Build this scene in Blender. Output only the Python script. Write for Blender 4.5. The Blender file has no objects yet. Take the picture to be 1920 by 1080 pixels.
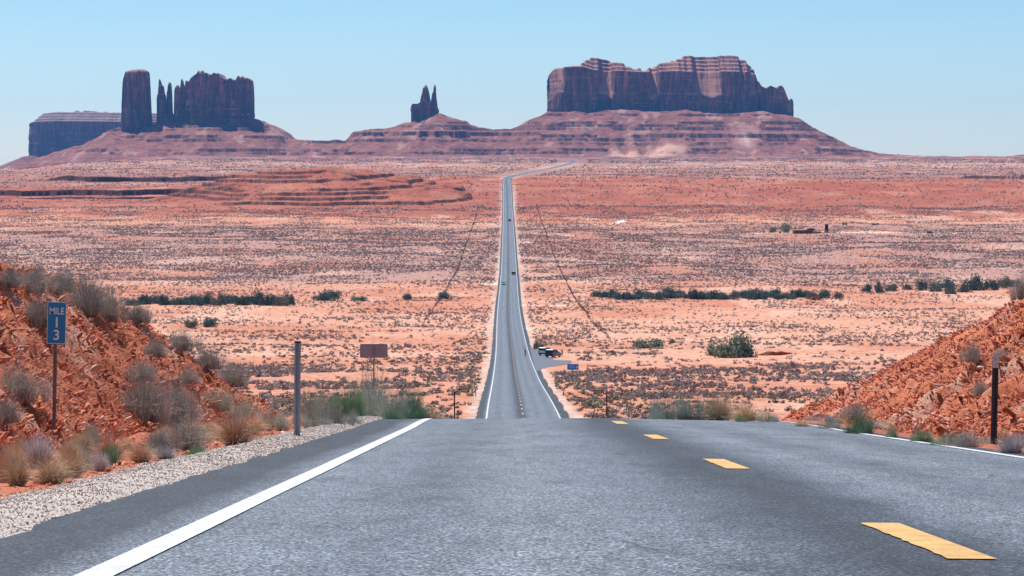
import bpy, bmesh, math, random
import numpy as np
from mathutils import Vector, Matrix

S = bpy.context.scene
R = math.radians
# ------------------------------------------------------------------ camera
F = 5132.0                    # focal length in px of the 1920 px wide photograph
PITCH = math.atan(180.0 / F)  # true horizon at row 360
cam = bpy.data.cameras.new('camera')
camo = bpy.data.objects.new('camera', cam)
S.collection.objects.link(camo)
camo.location = (0, 0, 0)
camo.rotation_euler = (R(90) - PITCH, 0, 0)
cam.sensor_width = 36.0
cam.lens = 36.0 * F / 1920.0
cam.clip_start = 0.3
cam.clip_end = 60000
S.camera = camo
# ------------------------------------------------------------------ sun + sky
SUN_EL, SUN_AZ = 60.0, 34.0   # azimuth counted to the left of the viewing direction (+Y)
w = bpy.data.worlds.new('World'); S.world = w; w.use_nodes = True
nt = w.node_tree
bg = nt.nodes['Background']
sky = nt.nodes.new('ShaderNodeTexSky'); sky.sky_type = 'NISHITA'; sky.sun_disc = False
sky.sun_elevation = R(SUN_EL); sky.sun_rotation = R(-SUN_AZ)
sky.altitude = 1600; sky.air_density = 1.0; sky.dust_density = 1.4; sky.ozone_density = 1.6
hs = nt.nodes.new('ShaderNodeHueSaturation')
hs.inputs['Saturation'].default_value = 1.05; hs.inputs['Value'].default_value = 1.0; hs.inputs['Hue'].default_value = 0.49
nt.links.new(sky.outputs[0], hs.inputs['Color'])
tint = nt.nodes.new('ShaderNodeMix'); tint.data_type = 'RGBA'; tint.blend_type = 'MULTIPLY'; tint.inputs[0].default_value = 1.0
geo = nt.nodes.new('ShaderNodeTexCoord'); sxyz = nt.nodes.new('ShaderNodeSeparateXYZ'); nt.links.new(geo.outputs['Generated'], sxyz.inputs[0])
hr_ = nt.nodes.new('ShaderNodeValToRGB'); nt.links.new(sxyz.outputs['Z'], hr_.inputs['Fac'])
hr_.color_ramp.elements[0].position = 0.0; hr_.color_ramp.elements[0].color = (1.32, 1.36, 1.46, 1)   # paler, dustier air near the horizon
hr_.color_ramp.elements[1].position = 0.085; hr_.color_ramp.elements[1].color = (.84, 1.13, 1.27, 1)
nt.links.new(hr_.outputs['Color'], tint.inputs[7])
nt.links.new(hs.outputs[0], tint.inputs[6])
nt.links.new(tint.outputs[2], bg.inputs['Color'])
bg.inputs['Strength'].default_value = 0.069
sl = bpy.data.lights.new('sun', 'SUN'); sl.energy = 4.4; sl.angle = R(0.5); sl.color = (1.0, 0.95, 0.90)
so = bpy.data.objects.new('sun', sl); S.collection.objects.link(so)
tosun = Vector((-math.sin(R(SUN_AZ)) * math.cos(R(SUN_EL)), math.cos(R(SUN_AZ)) * math.cos(R(SUN_EL)), math.sin(R(SUN_EL))))
so.rotation_euler = tosun.to_track_quat('Z', 'Y').to_euler()
so.location = (0, 0, 600)
S.view_settings.view_transform = 'Standard'; S.view_settings.look = 'None'
S.view_settings.gamma = 1.0; S.view_settings.exposure = 0.45
S.cycles.max_bounces = 6; S.cycles.diffuse_bounces = 3; S.cycles.volume_bounces = 1
S.cycles.transparent_max_bounces = 8

# ------------------------------------------------------------------ helpers
rng = np.random.default_rng(13)
random.seed(13)

def zof(Y, py):
    """height of the point seen at photo row py at forward distance Y"""
    yc = (540.0 - np.asarray(py, float)) / F
    s, c = math.sin(PITCH), math.cos(PITCH)
    return np.asarray(Y, float) * (-s + yc * c) / (c + yc * s)

def xof(Y, px):
    return np.asarray(Y, float) * (np.asarray(px, float) - 960.0) / F

def sstep(a, b, x):
    t = np.clip((np.asarray(x, float) - a) / (b - a), 0, 1)
    return t * t * (3 - 2 * t)

def _h(ix, iy, seed):
    n = (ix.astype(np.int64) * 374761393 + iy.astype(np.int64) * 668265263 + seed * 974634777) & 0xffffffff
    n = ((n ^ (n >> 13)) * 1274126177) & 0xffffffff
    n = ((n ^ (n >> 16)) * 2246822519) & 0xffffffff
    n ^= (n >> 13)
    return (n & 0xffffff) / float(0xffffff)

def vn(x, y, seed=0):
    x, y = np.broadcast_arrays(np.asarray(x, float), np.asarray(y, float))
    ix, iy = np.floor(x), np.floor(y)
    fx, fy = x - ix, y - iy
    fx = fx * fx * (3 - 2 * fx); fy = fy * fy * (3 - 2 * fy)
    a = _h(ix, iy, seed); b = _h(ix + 1, iy, seed); c = _h(ix, iy + 1, seed); d = _h(ix + 1, iy + 1, seed)
    return (a * (1 - fx) + b * fx) * (1 - fy) + (c * (1 - fx) + d * fx) * fy

def fbm(x, y, o=4, seed=0):
    s = 0; a = 0.5; t = 0
    for k in range(o):
        s = s + a * vn(x, y, seed + k * 17); t += a
        x = x * 2.03 + 11.7; y = y * 2.03 + 5.3; a *= 0.5
    return s / t

def hermite(xs, ys):
    xs = np.array(xs, float); ys = np.array(ys, float)
    d = np.diff(ys) / np.diff(xs); m = np.empty_like(ys); m[0] = d[0]; m[-1] = d[-1]
    h = np.diff(xs)
    m[1:-1] = (d[:-1] * h[1:] + d[1:] * h[:-1]) / (h[1:] + h[:-1])
    def f(q):
        q = np.asarray(q, float); qq = np.clip(q, xs[0], xs[-1])
        i = np.clip(np.searchsorted(xs, qq) - 1, 0, len(xs) - 2)
        t = (qq - xs[i]) / h[i]
        return ((2*t**3 - 3*t**2 + 1) * ys[i] + (t**3 - 2*t**2 + t) * h[i] * m[i]
                + (-2*t**3 + 3*t**2) * ys[i+1] + (t**3 - t**2) * h[i] * m[i+1])
    return f

def tag(o, label=None, cat=None, group=None, kind=None):
    if label: o['label'] = label
    if cat: o['category'] = cat
    if group: o['group'] = group
    if kind: o['kind'] = kind
    return o

def link(o, parent=None):
    S.collection.objects.link(o)
    if parent is not None: o.parent = parent
    return o

def empty(name, loc=(0, 0, 0), rz=0.0):
    o = bpy.data.objects.new(name, None); o.empty_display_size = 0.3
    o.location = loc; o.rotation_euler = (0, 0, rz)
    return link(o)

def mesh_np(name, V, faces, mat, smooth=False, attrs=None):
    """V (n,3); faces (m,k) array of equal sized polygons"""
    V = np.asarray(V, np.float32); Fc = np.asarray(faces, np.int32)
    me = bpy.data.meshes.new(name)
    me.vertices.add(len(V)); me.vertices.foreach_set('co', V.ravel())
    m, k = Fc.shape
    me.loops.add(m * k); me.loops.foreach_set('vertex_index', Fc.ravel())
    me.polygons.add(m)
    me.polygons.foreach_set('loop_start', np.arange(0, m * k, k, dtype=np.int32))
    me.polygons.foreach_set('loop_total', np.full(m, k, np.int32))
    if smooth: me.polygons.foreach_set('use_smooth', np.ones(m, bool))
    me.update(calc_edges=True)
    for an, (typ, arr) in (attrs or {}).items():
        at = me.attributes.new(an, typ, 'POINT')
        arr = np.asarray(arr, np.float32)
        at.data.foreach_set('color' if typ == 'FLOAT_COLOR' else 'value', arr.ravel())
    if mat: me.materials.append(mat)
    return me

def obj(name, me, parent=None):
    return link(bpy.data.objects.new(name, me), parent)

def grid_faces(nr, nc):
    a = np.arange(nr * nc).reshape(nr, nc)
    return np.stack([a[:-1, :-1].ravel(), a[:-1, 1:].ravel(), a[1:, 1:].ravel(), a[1:, :-1].ravel()], 1)

def rgba(c):
    c = np.asarray(c, float)
    return np.concatenate([c, np.ones(c.shape[:-1] + (1,))], -1)

def copy_tree(o, parent=None):
    c = o.copy(); S.collection.objects.link(c); c.parent = parent
    for ch in list(o.children): copy_tree(ch, c)
    return c

# ------------------------------------------------------------------ materials
def newmat(name, rough=0.9, spec=0.25, metallic=0.0, color=None):
    m = bpy.data.materials.new(name); m.use_nodes = True
    b = m.node_tree.nodes['Principled BSDF']
    b.inputs['Roughness'].default_value = rough
    b.inputs['Specular IOR Level'].default_value = spec
    b.inputs['Metallic'].default_value = metallic
    if color: b.inputs['Base Color'].default_value = (*color, 1)
    return m, m.node_tree, b

def tc(nt, scale=(1, 1, 1)):
    t = nt.nodes.new('ShaderNodeTexCoord'); mp = nt.nodes.new('ShaderNodeMapping')
    mp.inputs['Scale'].default_value = scale
    nt.links.new(t.outputs['Object'], mp.inputs['Vector'])
    return mp.outputs['Vector']

def noise(nt, vec, scale, detail=4, rough=0.55, dist=0.0):
    n = nt.nodes.new('ShaderNodeTexNoise'); n.inputs['Scale'].default_value = scale
    n.inputs['Detail'].default_value = detail; n.inputs['Roughness'].default_value = rough
    n.inputs['Distortion'].default_value = dist
    nt.links.new(vec, n.inputs['Vector']); return n.outputs['Fac']

def ramp(nt, fac, stops, interp='LINEAR'):
    r = nt.nodes.new('ShaderNodeValToRGB'); r.color_ramp.interpolation = interp
    e = r.color_ramp.elements
    while len(e) < len(stops): e.new(0.5)
    for el, (p, c) in zip(e, stops):
        el.position = p; el.color = (*c, 1) if len(c) == 3 else c
    nt.links.new(fac, r.inputs['Fac']); return r.outputs['Color']

def mix(nt, fac, a, b, mode='MIX'):
    n = nt.nodes.new('ShaderNodeMix'); n.data_type = 'RGBA'; n.blend_type = mode
    for inp, v in ((n.inputs[0], fac), (n.inputs[6], a), (n.inputs[7], b)):
        if isinstance(v, (int, float)): inp.default_value = v
        elif isinstance(v, tuple): inp.default_value = (*v, 1)
        else: nt.links.new(v, inp)
    return n.outputs[2]

def bump(nt, b, h, strength, dist):
    n = nt.nodes.new('ShaderNodeBump'); n.inputs['Strength'].default_value = strength
    n.inputs['Distance'].default_value = dist
    nt.links.new(h, n.inputs['Height']); nt.links.new(n.outputs[0], b.inputs['Normal'])

def attr(nt, name):
    a = nt.nodes.new('ShaderNodeAttribute'); a.attribute_name = name; return a

def attr_mat(name, rough=0.95, nscale=3.0, lo=0.75, hi=1.2, spec=0.15, extra=None):
    m, nt, b = newmat(name, rough, spec)
    a = attr(nt, 'col'); v = tc(nt)
    n = noise(nt, v, nscale, 5, 0.6)
    c = mix(nt, 1.0, a.outputs['Color'], ramp(nt, n, [(0.25, (lo,)*3), (0.75, (hi,)*3)]), 'MULTIPLY')
    if extra: c = extra(nt, v, c, b)
    nt.links.new(c, b.inputs['Base Color'])
    return m

def flat_mat(name, color, rough=0.6, spec=0.3, metallic=0.0, var=0.12, nscale=8.0):
    m, nt, b = newmat(name, rough, spec, metallic)
    n = noise(nt, tc(nt), nscale, 3)
    lo = tuple(c * (1 - var) for c in color); hi = tuple(min(1, c * (1 + var)) for c in color)
    nt.links.new(ramp(nt, n, [(0.3, lo), (0.7, hi)]), b.inputs['Base Color'])
    return m

def plant_mat(name, cols, nscale=2.0, trans=0.0):
    """cols: darker, mid, lighter natural colours; per-leaf attribute 'rnd' picks between them"""
    m, nt, b = newmat(name, 0.85, 0.15)
    a = attr(nt, 'rnd')
    oi = nt.nodes.new('ShaderNodeObjectInfo')
    c = ramp(nt, a.outputs['Fac'], [(0.0, cols[0]), (0.5, cols[1]), (1.0, cols[2])])
    g = ramp(nt, oi.outputs['Random'], [(0.0, (0.82, 0.82, 0.82)), (1.0, (1.18, 1.15, 1.1))])
    nt.links.new(mix(nt, 1.0, c, g, 'MULTIPLY'), b.inputs['Base Color'])
    return m

# ------------------------------------------------------------------ terrain functions
def plane(Y): return -(0.777 + 0.0692 * np.asarray(Y, float))
_tab = [(-400, float(plane(-60)) - 14), (-150, float(plane(-60)) - 2), (-60, float(plane(-60))), (-20, float(plane(-20))), (0, float(plane(0))), (15, float(plane(15))), (30, float(plane(30))),
        (45, float(plane(45))), (57, float(plane(57)))]
for Y, dz in ((75, .22), (100, .7), (150, 1.5), (220, 1.1), (262, .3)):
    _tab.append((Y, float(zof(Y, 785)) - dz))
for Y, py in ((294, 767), (436, 711), (637, 655.6), (844, 600), (1100, 547), (1337, 508), (1726, 449), (2050, 416), (2330, 390), (2700, 348),
              (2920, 336), (3550, 325), (4200, 314), (5000, 303), (5800, 298), (6500, 296), (7200, 297)):
    _tab.append((Y, float(zof(Y, py))))
_tab += [(9000, 60), (12000, 20), (30000, -100)]
G = hermite([a for a, b in _tab], [b for a, b in _tab])
Xc = hermite([-400, 0, 57, 294, 436, 637, 844, 1337, 1726, 2330, 2700, 2920, 3200, 3550, 4200, 5000, 5400, 7200],
             [2, 2, 1.95, 1.06, .64, 0, -.9, -1.5, -2.2, -3.6, -4.9, -5.7, 3, 17, 65, 112, 118, 120])

def bank(X, Y):
    """height of the cut banks beside the near road"""
    X = np.asarray(X, float); Y = np.asarray(Y, float)
    nz = fbm(X / 3.0, Y / 5.0, 3, 5) - .5
    hl = 0.80 * (-X - 5.5 + 0.9 * nz); capl = 2.75 + 1.0 * nz + 0.012 * (-X - 9)
    hl = np.minimum(hl, capl) * (1 - sstep(58, 86, Y + 6 * nz)) 
    hr = 0.66 * (X - 6.95 + 0.7 * nz); capr = 3.7 + 1.0 * nz
    ye = 62 + np.clip(11.6 - X, -4, 8) * 3.3
    hr = np.minimum(hr, capr) * (1 - sstep(-4, 15, Y + 5 * nz - ye))
    return np.maximum(np.maximum(hl, hr), 0)

def left_drop(X, Y):
    """benches and scarps to the left of the distant road, metres relative to the road profile"""
    px = 960 + X / np.maximum(Y, 100) * F
    wl = 1 - sstep(560, 900, px)
    base = np.interp(Y, [2300, 2500, 2700, 2850, 2890], [0, -5, -14.5, -20.5, -23.5])
    n1 = (fbm(X / 110, Y * 0 + 3.3, 4, 31) - .5) * 75 ; n2 = (fbm(X / 120, Y * 0 + 9.1, 4, 37) - .5) * 110
    st = base + 5.6 * sstep(2894, 2895.6, Y + n1) + 1.0 * sstep(2897, 2925, Y + n1) + 6.0 * sstep(2928, 2929.6, Y + n1 * .9)
    st = st + 2.0 * sstep(2960, 3250, Y) + 6.5 * sstep(3298, 3300, Y + n2) * sstep(60, 130, px) + (23.5 - 20.8) * sstep(3300, 3700, Y)
    d = np.where(Y > 2890, st, base) * wl
    # red layered mound
    mx = np.where(px < 545, (px - 545) / 235.0, (px - 545) / 345.0); my = (Y - 2560) / 190.0
    wob = (fbm(X / 60, Y / 200, 5, 41) - .5) * .42 + (fbm(X / 11, Y / 60, 4, 45) - .5) * .16
    env = np.clip(1.02 - np.abs(mx + (fbm(Y / 26, X / 400, 4, 42) - .5) * .5)**2.0, 0, 1)**1.3
    hm = 31 * np.clip(1 - np.abs(my + wob * (.4 + .6 * np.abs(mx))), 0, 1)**.9 * env
    P = 3.5; fr = (hm / P) % 1.0
    terr = P * (np.floor(hm / P) + .2 * fr + .8 * sstep(.93, .99, fr))
    mk = sstep(.42, .50, fbm(X / 70, np.floor(hm / P) * 2.3, 4, 43))
    hm = hm + 1.6 * (fbm(X / 8, Y / 8, 3, 47) - .5) * (hm > 1)
    d = d + hm * (1 - mk) + terr * mk
    # small scarps on the right and beyond
    wr = sstep(1450, 1560, px) 
    n3 = (fbm(X / 40, Y * 0 + 4.1, 4, 51) - .5) * 80
    d = d + wr * (-4.5 * sstep(2800, 3200, Y) + 4.5 * sstep(3260, 3261.6, Y + n3) * sstep(.3, .55, fbm(X / 120, Y * 0, 3, 53)) + 4.5 * (1 - sstep(.3, .55, fbm(X / 120, Y * 0, 3, 53))) * sstep(3260, 3360, Y))
    w3 = sstep(1010, 1100, px)
    n4 = (fbm(X / 50, Y * 0 + 8.1, 4, 57) - .5) * 60
    g4 = sstep(.42, .6, fbm(X / 90, Y * 0 + 1, 3, 59))
    d = d + w3 * g4 * (-2.0 * sstep(2350, 2590, Y) + 2.0 * sstep(2590, 2591.8, Y + n4))
    # far left falls away
    d = d - 62 * (1 - sstep(-150, 330, px)) * sstep(4300, 6500, Y)
    return d

def ground(X, Y, banks=True):
    X = np.asarray(X, float); Y = np.asarray(Y, float)
    X, Y = np.broadcast_arrays(X, Y)
    z = G(Y)
    xr = X - Xc(Y)
    wid = np.maximum(6.5, 0.004 * Y)
    far = sstep(wid, wid * 3.5, np.abs(xr))
    A = np.interp(Y, [0, 90, 300, 800, 1500, 2500, 4500, 7000], [.0, .1, .8, 1.5, 2.2, 2.4, 5, 9])
    z = z + far * A * (fbm(X / 75, Y / 75, 4, 3) - .5) * 2
    z = z + far * sstep(90, 300, Y) * (fbm(X / 9, Y / 9, 3, 8) - .5) * np.interp(Y, [0, 400, 1500], [.3, .7, .8])
    # shallow washes with small red cut banks
    for (Yw, x0, x1, hh, sd) in ((640, 8, 70, 1.0, 71), (770, -95, -18, 1.0, 72), (690, -85, -30, .9, 73), (615, 50, 66, 1.5, 76), (1090, 45, 150, 1.2, 78)):
        nn = (fbm(X / 14, Y * 0 + sd, 4, sd) - .5) * 24
        xm = sstep(x0, x0 + 8, X) * (1 - sstep(x1 - 8, x1, X))
        z = z - xm * hh * (sstep(Yw - 30, Yw - 4, Y + nn) - sstep(Yw - .0, Yw + 2.5, Y + nn))
    z = z + left_drop(X, Y) * sstep(2200, 2320, Y)
    # road bed / verge section
    near = 1 - sstep(80, 130, Y)
    bw = np.where(xr > 0, -.6 * (1 - sstep(80, 200, Y)), 0)
    bed = 1 - sstep(4.55 + bw, 4.75 + bw, np.abs(xr))
    z = z - 0.03 - 0.12 * bed
    z = z - near * (1 - bed) * (0.13 * sstep(4.1, 4.9, xr) + 0.03 * sstep(4.9, 5.6, -xr))
    if banks:
        z = z + bank(X, Y) * (Y < 140)
    return z

def hit(px, py):
    """forward distance at which the view ray of a photo pixel meets the plain"""
    Ys = np.exp(np.linspace(math.log(286), math.log(6400), 4000))
    zg = ground(xof(Ys, px), Ys); zr = zof(Ys, py)
    i = np.argmax(zg >= zr)
    if zg[i] < zr[i]: i = len(Ys) - 1
    return float(Ys[i])

def at(px, py):
    Y = hit(px, py); X = float(xof(Y, px))
    return X, Y, float(ground(X, Y))

# ------------------------------------------------------------------ ground sheet
rows = np.concatenate([np.arange(-400, -60, 20), np.arange(-60, 12, 3), np.arange(12, 95, 1), np.arange(95, 600, 4), np.arange(600, 2300, 9), np.arange(2300, 2860, 8),
                       np.arange(2860, 3340, 3), np.arange(3340, 3800, 10), np.arange(3800, 5400, 20), np.arange(5400, 7000, 40), np.arange(7000, 30001, 500)])
tcol = np.concatenate([-np.geomspace(3.0, 0.262, 30), np.linspace(-.255, .255, 370), np.geomspace(0.262, 3.0, 30)])
Yg, Tg = np.meshgrid(rows, tcol, indexing='ij')
Xg = Tg * (np.maximum(Yg, 0) + 70)
Zg = ground(Xg, Yg) - 0.35 * (bank(Xg, Yg) > 0.05)
pxg = 960 + Xg / np.maximum(Yg, 100) * F
Zg = Zg - 9.0 * sstep(-640, -615, Xg) * (1 - sstep(-38, -24, Xg)) * sstep(2352, 2372, Yg) * (1 - sstep(3345, 3370, Yg))   # room for the ledges

def band_color(X, Y):
    keys = [(-400, (.40, .13, .07)), (90, (.40, .13, .07)), (290, (.60, .265, .165)), (450, (.61, .28, .18)), (640, (.66, .345, .23)), (900, (.64, .315, .205)),
            (1060, (.58, .245, .15)), (1180, (.62, .31, .21)), (1290, (.46, .255, .20)), (1750, (.44, .24, .19)), (1880, (.48, .24, .17)), (1990, (.62, .29, .18)),
            (2180, (.56, .21, .12)), (2320, (.38, .115, .065)), (2850, (.38, .095, .05)), (3000, (.36, .145, .10)), (3500, (.36, .175, .135)),
            (4100, (.40, .20, .15)), (4500, (.56, .32, .23)), (4650, (.34, .19, .16)), (5200, (.27, .14, .13)), (5600, (.25, .12, .11)), (30000, (.25, .12, .11))]
    ys = np.array([k[0] for k in keys]); cs = np.array([k[1] for k in keys])
    q = Y + (fbm(X / (60 + Y * .12), Y / (30 + Y * .02), 4, 21) - .5) * Y * .28
    c = np.stack([np.interp(q, ys, cs[:, i]) for i in range(3)], -1)
    # patches
    f = fbm(X / 40, Y / 55, 5, 23)
    mv = (sstep(1240, 1330, q) * (1 - sstep(1840, 1920, q)))[..., None]
    k = sstep(.48, .66, f)[..., None] * .6 * (1 - .2 * mv)
    c = c * (1 - k) + np.array((.50, .17, .09)) * k
    f2 = fbm(X / 30, Y / 60, 4, 29)
    k = sstep(.56, .72, f2)[..., None] * (1 - .2 * mv) * np.interp(Y, [270, 290, 2200, 2400, 3000, 4300], [0, .6, .6, .12, .3, .5])[..., None]
    c = c * (1 - k) + np.array((.72, .44, .32)) * k
    return c
colg = band_color(Xg, Yg)
# steep parts: red rock, darkened in colour to stand in for scarp shade
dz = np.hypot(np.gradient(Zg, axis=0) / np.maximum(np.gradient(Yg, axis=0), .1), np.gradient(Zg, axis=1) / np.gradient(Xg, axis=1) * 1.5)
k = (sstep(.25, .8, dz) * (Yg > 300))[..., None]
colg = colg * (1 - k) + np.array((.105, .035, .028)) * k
# pale verge along the asphalt
xrg = np.abs(Xg - Xc(Yg))
k = (sstep(4.2, 5.0, xrg) * (1 - sstep(5.1, 5.9 + Yg * .001, xrg + (fbm(Xg, Yg / 6, 3, 61) - .5) * 2)) * (Yg < 5200) * (Yg > 90))[..., None] * .85
colg = colg * (1 - k) + np.array((.60, .47, .40)) * k
# pale dirt track and clearings
def patch(cx, cy, rx, ry, rot=0.0, colr=(.80, .60, .48), s=1.0):
    global colg
    u = (Xg - cx) * math.cos(rot) + (Yg - cy) * math.sin(rot); v = -(Xg - cx) * math.sin(rot) + (Yg - cy) * math.cos(rot)
    r = (u / rx)**2 + (v / ry)**2 + (fbm(Xg / 8, Yg / 14, 3, 63) - .5) * .8
    kk = (1 - sstep(.7, 1.2, r))[..., None] * s
    colg = colg * (1 - kk) + np.array(colr) * kk
X1, Y1, _ = at(1161, 417); patch(X1, Y1, 42, 3.2, R(82), (.92, .78, .66))
X1, Y1, _ = at(1162, 420); patch(X1 - 2, Y1, 9, 3, R(5), (.9, .76, .64))
X1, Y1, _ = at(988, 455); patch(X1, Y1, 3, 14, 0, (.85, .72, .62))
X1, Y1, _ = at(1600, 436); patch(X1, Y1, 110, 16, 0, (.78, .52, .40), .9)
X1, Y1, _ = at(1010, 573); patch(X1, Y1, 14, 6, 0, (.78, .60, .5), .8)
X1, Y1, _ = at(925, 532); patch(X1, Y1, 6, 14, 0, (.8, .66, .56), .9)

def ground_extra(nt, v, c, b):
    sep = nt.nodes.new('ShaderNodeSeparateXYZ')
    t = nt.nodes.new('ShaderNodeTexCoord'); nt.links.new(t.outputs['Object'], sep.inputs[0])
    # distant low scrub grows as small dark dots; nearer plants are modelled
    vo = nt.nodes.new('ShaderNodeTexVoronoi'); vo.inputs['Scale'].default_value = 0.11
    vs = tc(nt, (1.0, 0.42, 1.0)); nt.links.new(vs, vo.inputs['Vector'])
    d = ramp(nt, vo.outputs['Distance'], [(0.16, (1, 1, 1)), (0.34, (0, 0, 0))])
    n = noise(nt, v, 0.012, 4, .6)
    nn = ramp(nt, n, [(0.40, (0.1,) * 3), (0.55, (1, 1, 1))])
    mr = nt.nodes.new('ShaderNodeMapRange'); mr.inputs[1].default_value = 1500; mr.inputs[2].default_value = 2400
    nt.links.new(sep.outputs['Y'], mr.inputs[0])
    f1 = mix(nt, 1.0, d, nn, 'MULTIPLY')
    f2 = mix(nt, 1.0, f1, mr.outputs[0], 'MULTIPLY')
    f3 = mix(nt, 1.0, f2, (.75, .75, .75), 'MULTIPLY')
    c = mix(nt, f3, c, (.12, .085, .075))
    # litter, pebbles and tiny plants between the modelled scrub
    v2 = nt.nodes.new('ShaderNodeTexVoronoi'); v2.inputs['Scale'].default_value = 0.75; nt.links.new(tc(nt, (1, .5, 1)), v2.inputs['Vector'])
    d2 = ramp(nt, v2.outputs['Distance'], [(0.12, (1, 1, 1)), (0.38, (0, 0, 0))])
    g2 = ramp(nt, noise(nt, tc(nt, (1, .4, 1)), 0.05, 5, .65), [(0.42, (0,) * 3), (0.60, (.62,) * 3)])
    m3 = nt.nodes.new('ShaderNodeMapRange'); m3.inputs[1].default_value = 120; m3.inputs[2].default_value = 260; nt.links.new(sep.outputs['Y'], m3.inputs[0])
    c = mix(nt, mix(nt, 1.0, mix(nt, 1.0, d2, g2, 'MULTIPLY'), m3.outputs[0], 'MULTIPLY'), c, (.26, .16, .135))
    s2 = ramp(nt, noise(nt, tc(nt, (1, .35, 1)), .55, 5, .75), [(0.34, (.74, .70, .70)), (0.55, (1.04,) * 3), (.7, (1.12, 1.14, 1.16))])
    c = mix(nt, 1.0, c, s2, 'MULTIPLY')
    # fine pebbly grain
    g = noise(nt, v, 14.0, 3, .7)
    c = mix(nt, 1.0, c, ramp(nt, g, [(0.3, (.8,) * 3), (0.7, (1.15,) * 3)]), 'MULTIPLY')
    bump(nt, b, noise(nt, v, 1.3, 6, .65), .6, .25)
    return c
M_ground = attr_mat('red_sand', nscale=.35, lo=.78, hi=1.18, extra=ground_extra)
gme = mesh_np('ground', np.stack([Xg, Yg, Zg], -1).reshape(-1, 3), grid_faces(*Xg.shape), M_ground, True, {'col': ('FLOAT_COLOR', rgba(colg.reshape(-1, 3)))})
tag(obj('ground', gme), 'red desert ground stretching from the roadside to the foot of the buttes', 'ground', kind='structure')

# rock ledges and benches left of the distant road, modelled finely
xs_ = np.arange(-655, -14, 1.7); ys_ = np.arange(2338, 3388, 1.55)
Yl2, Xl2 = np.meshgrid(ys_, xs_, indexing='ij')
Zl2 = ground(Xl2, Yl2)
cl2 = band_color(Xl2, Yl2)
dz2 = np.hypot(np.gradient(Zl2, axis=0) / 1.55, np.gradient(Zl2, axis=1) / 1.7)
kk = sstep(.35, 1.1, dz2)[..., None]
cl2 = cl2 * (1 - kk) + np.array((.085, .032, .028)) * kk  # painted shade: steep ledge faces coloured near-black maroon
kk = (sstep(.55, .68, fbm(Xl2 / 9, Yl2 / 9, 4, 131)) * (Yl2 < 2800))[..., None] * .45
cl2 = cl2 * (1 - kk) + np.array((.30, .075, .04)) * kk
ed = np.minimum(np.minimum(Xl2 - xs_[0], xs_[-1] - Xl2), np.minimum(Yl2 - ys_[0], ys_[-1] - Yl2))
Zl2 = Zl2 + .05 - 1.2 * (1 - sstep(0, 8, ed))
tag(obj('ledges', mesh_np('ledges', np.stack([Xl2, Yl2, Zl2], -1).reshape(-1, 3), grid_faces(*Xl2.shape), M_ground, False, {'col': ('FLOAT_COLOR', rgba(cl2.reshape(-1, 3)))})), 'layered red rock ledges and low mound left of the distant road', 'ledges', kind='structure')

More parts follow.
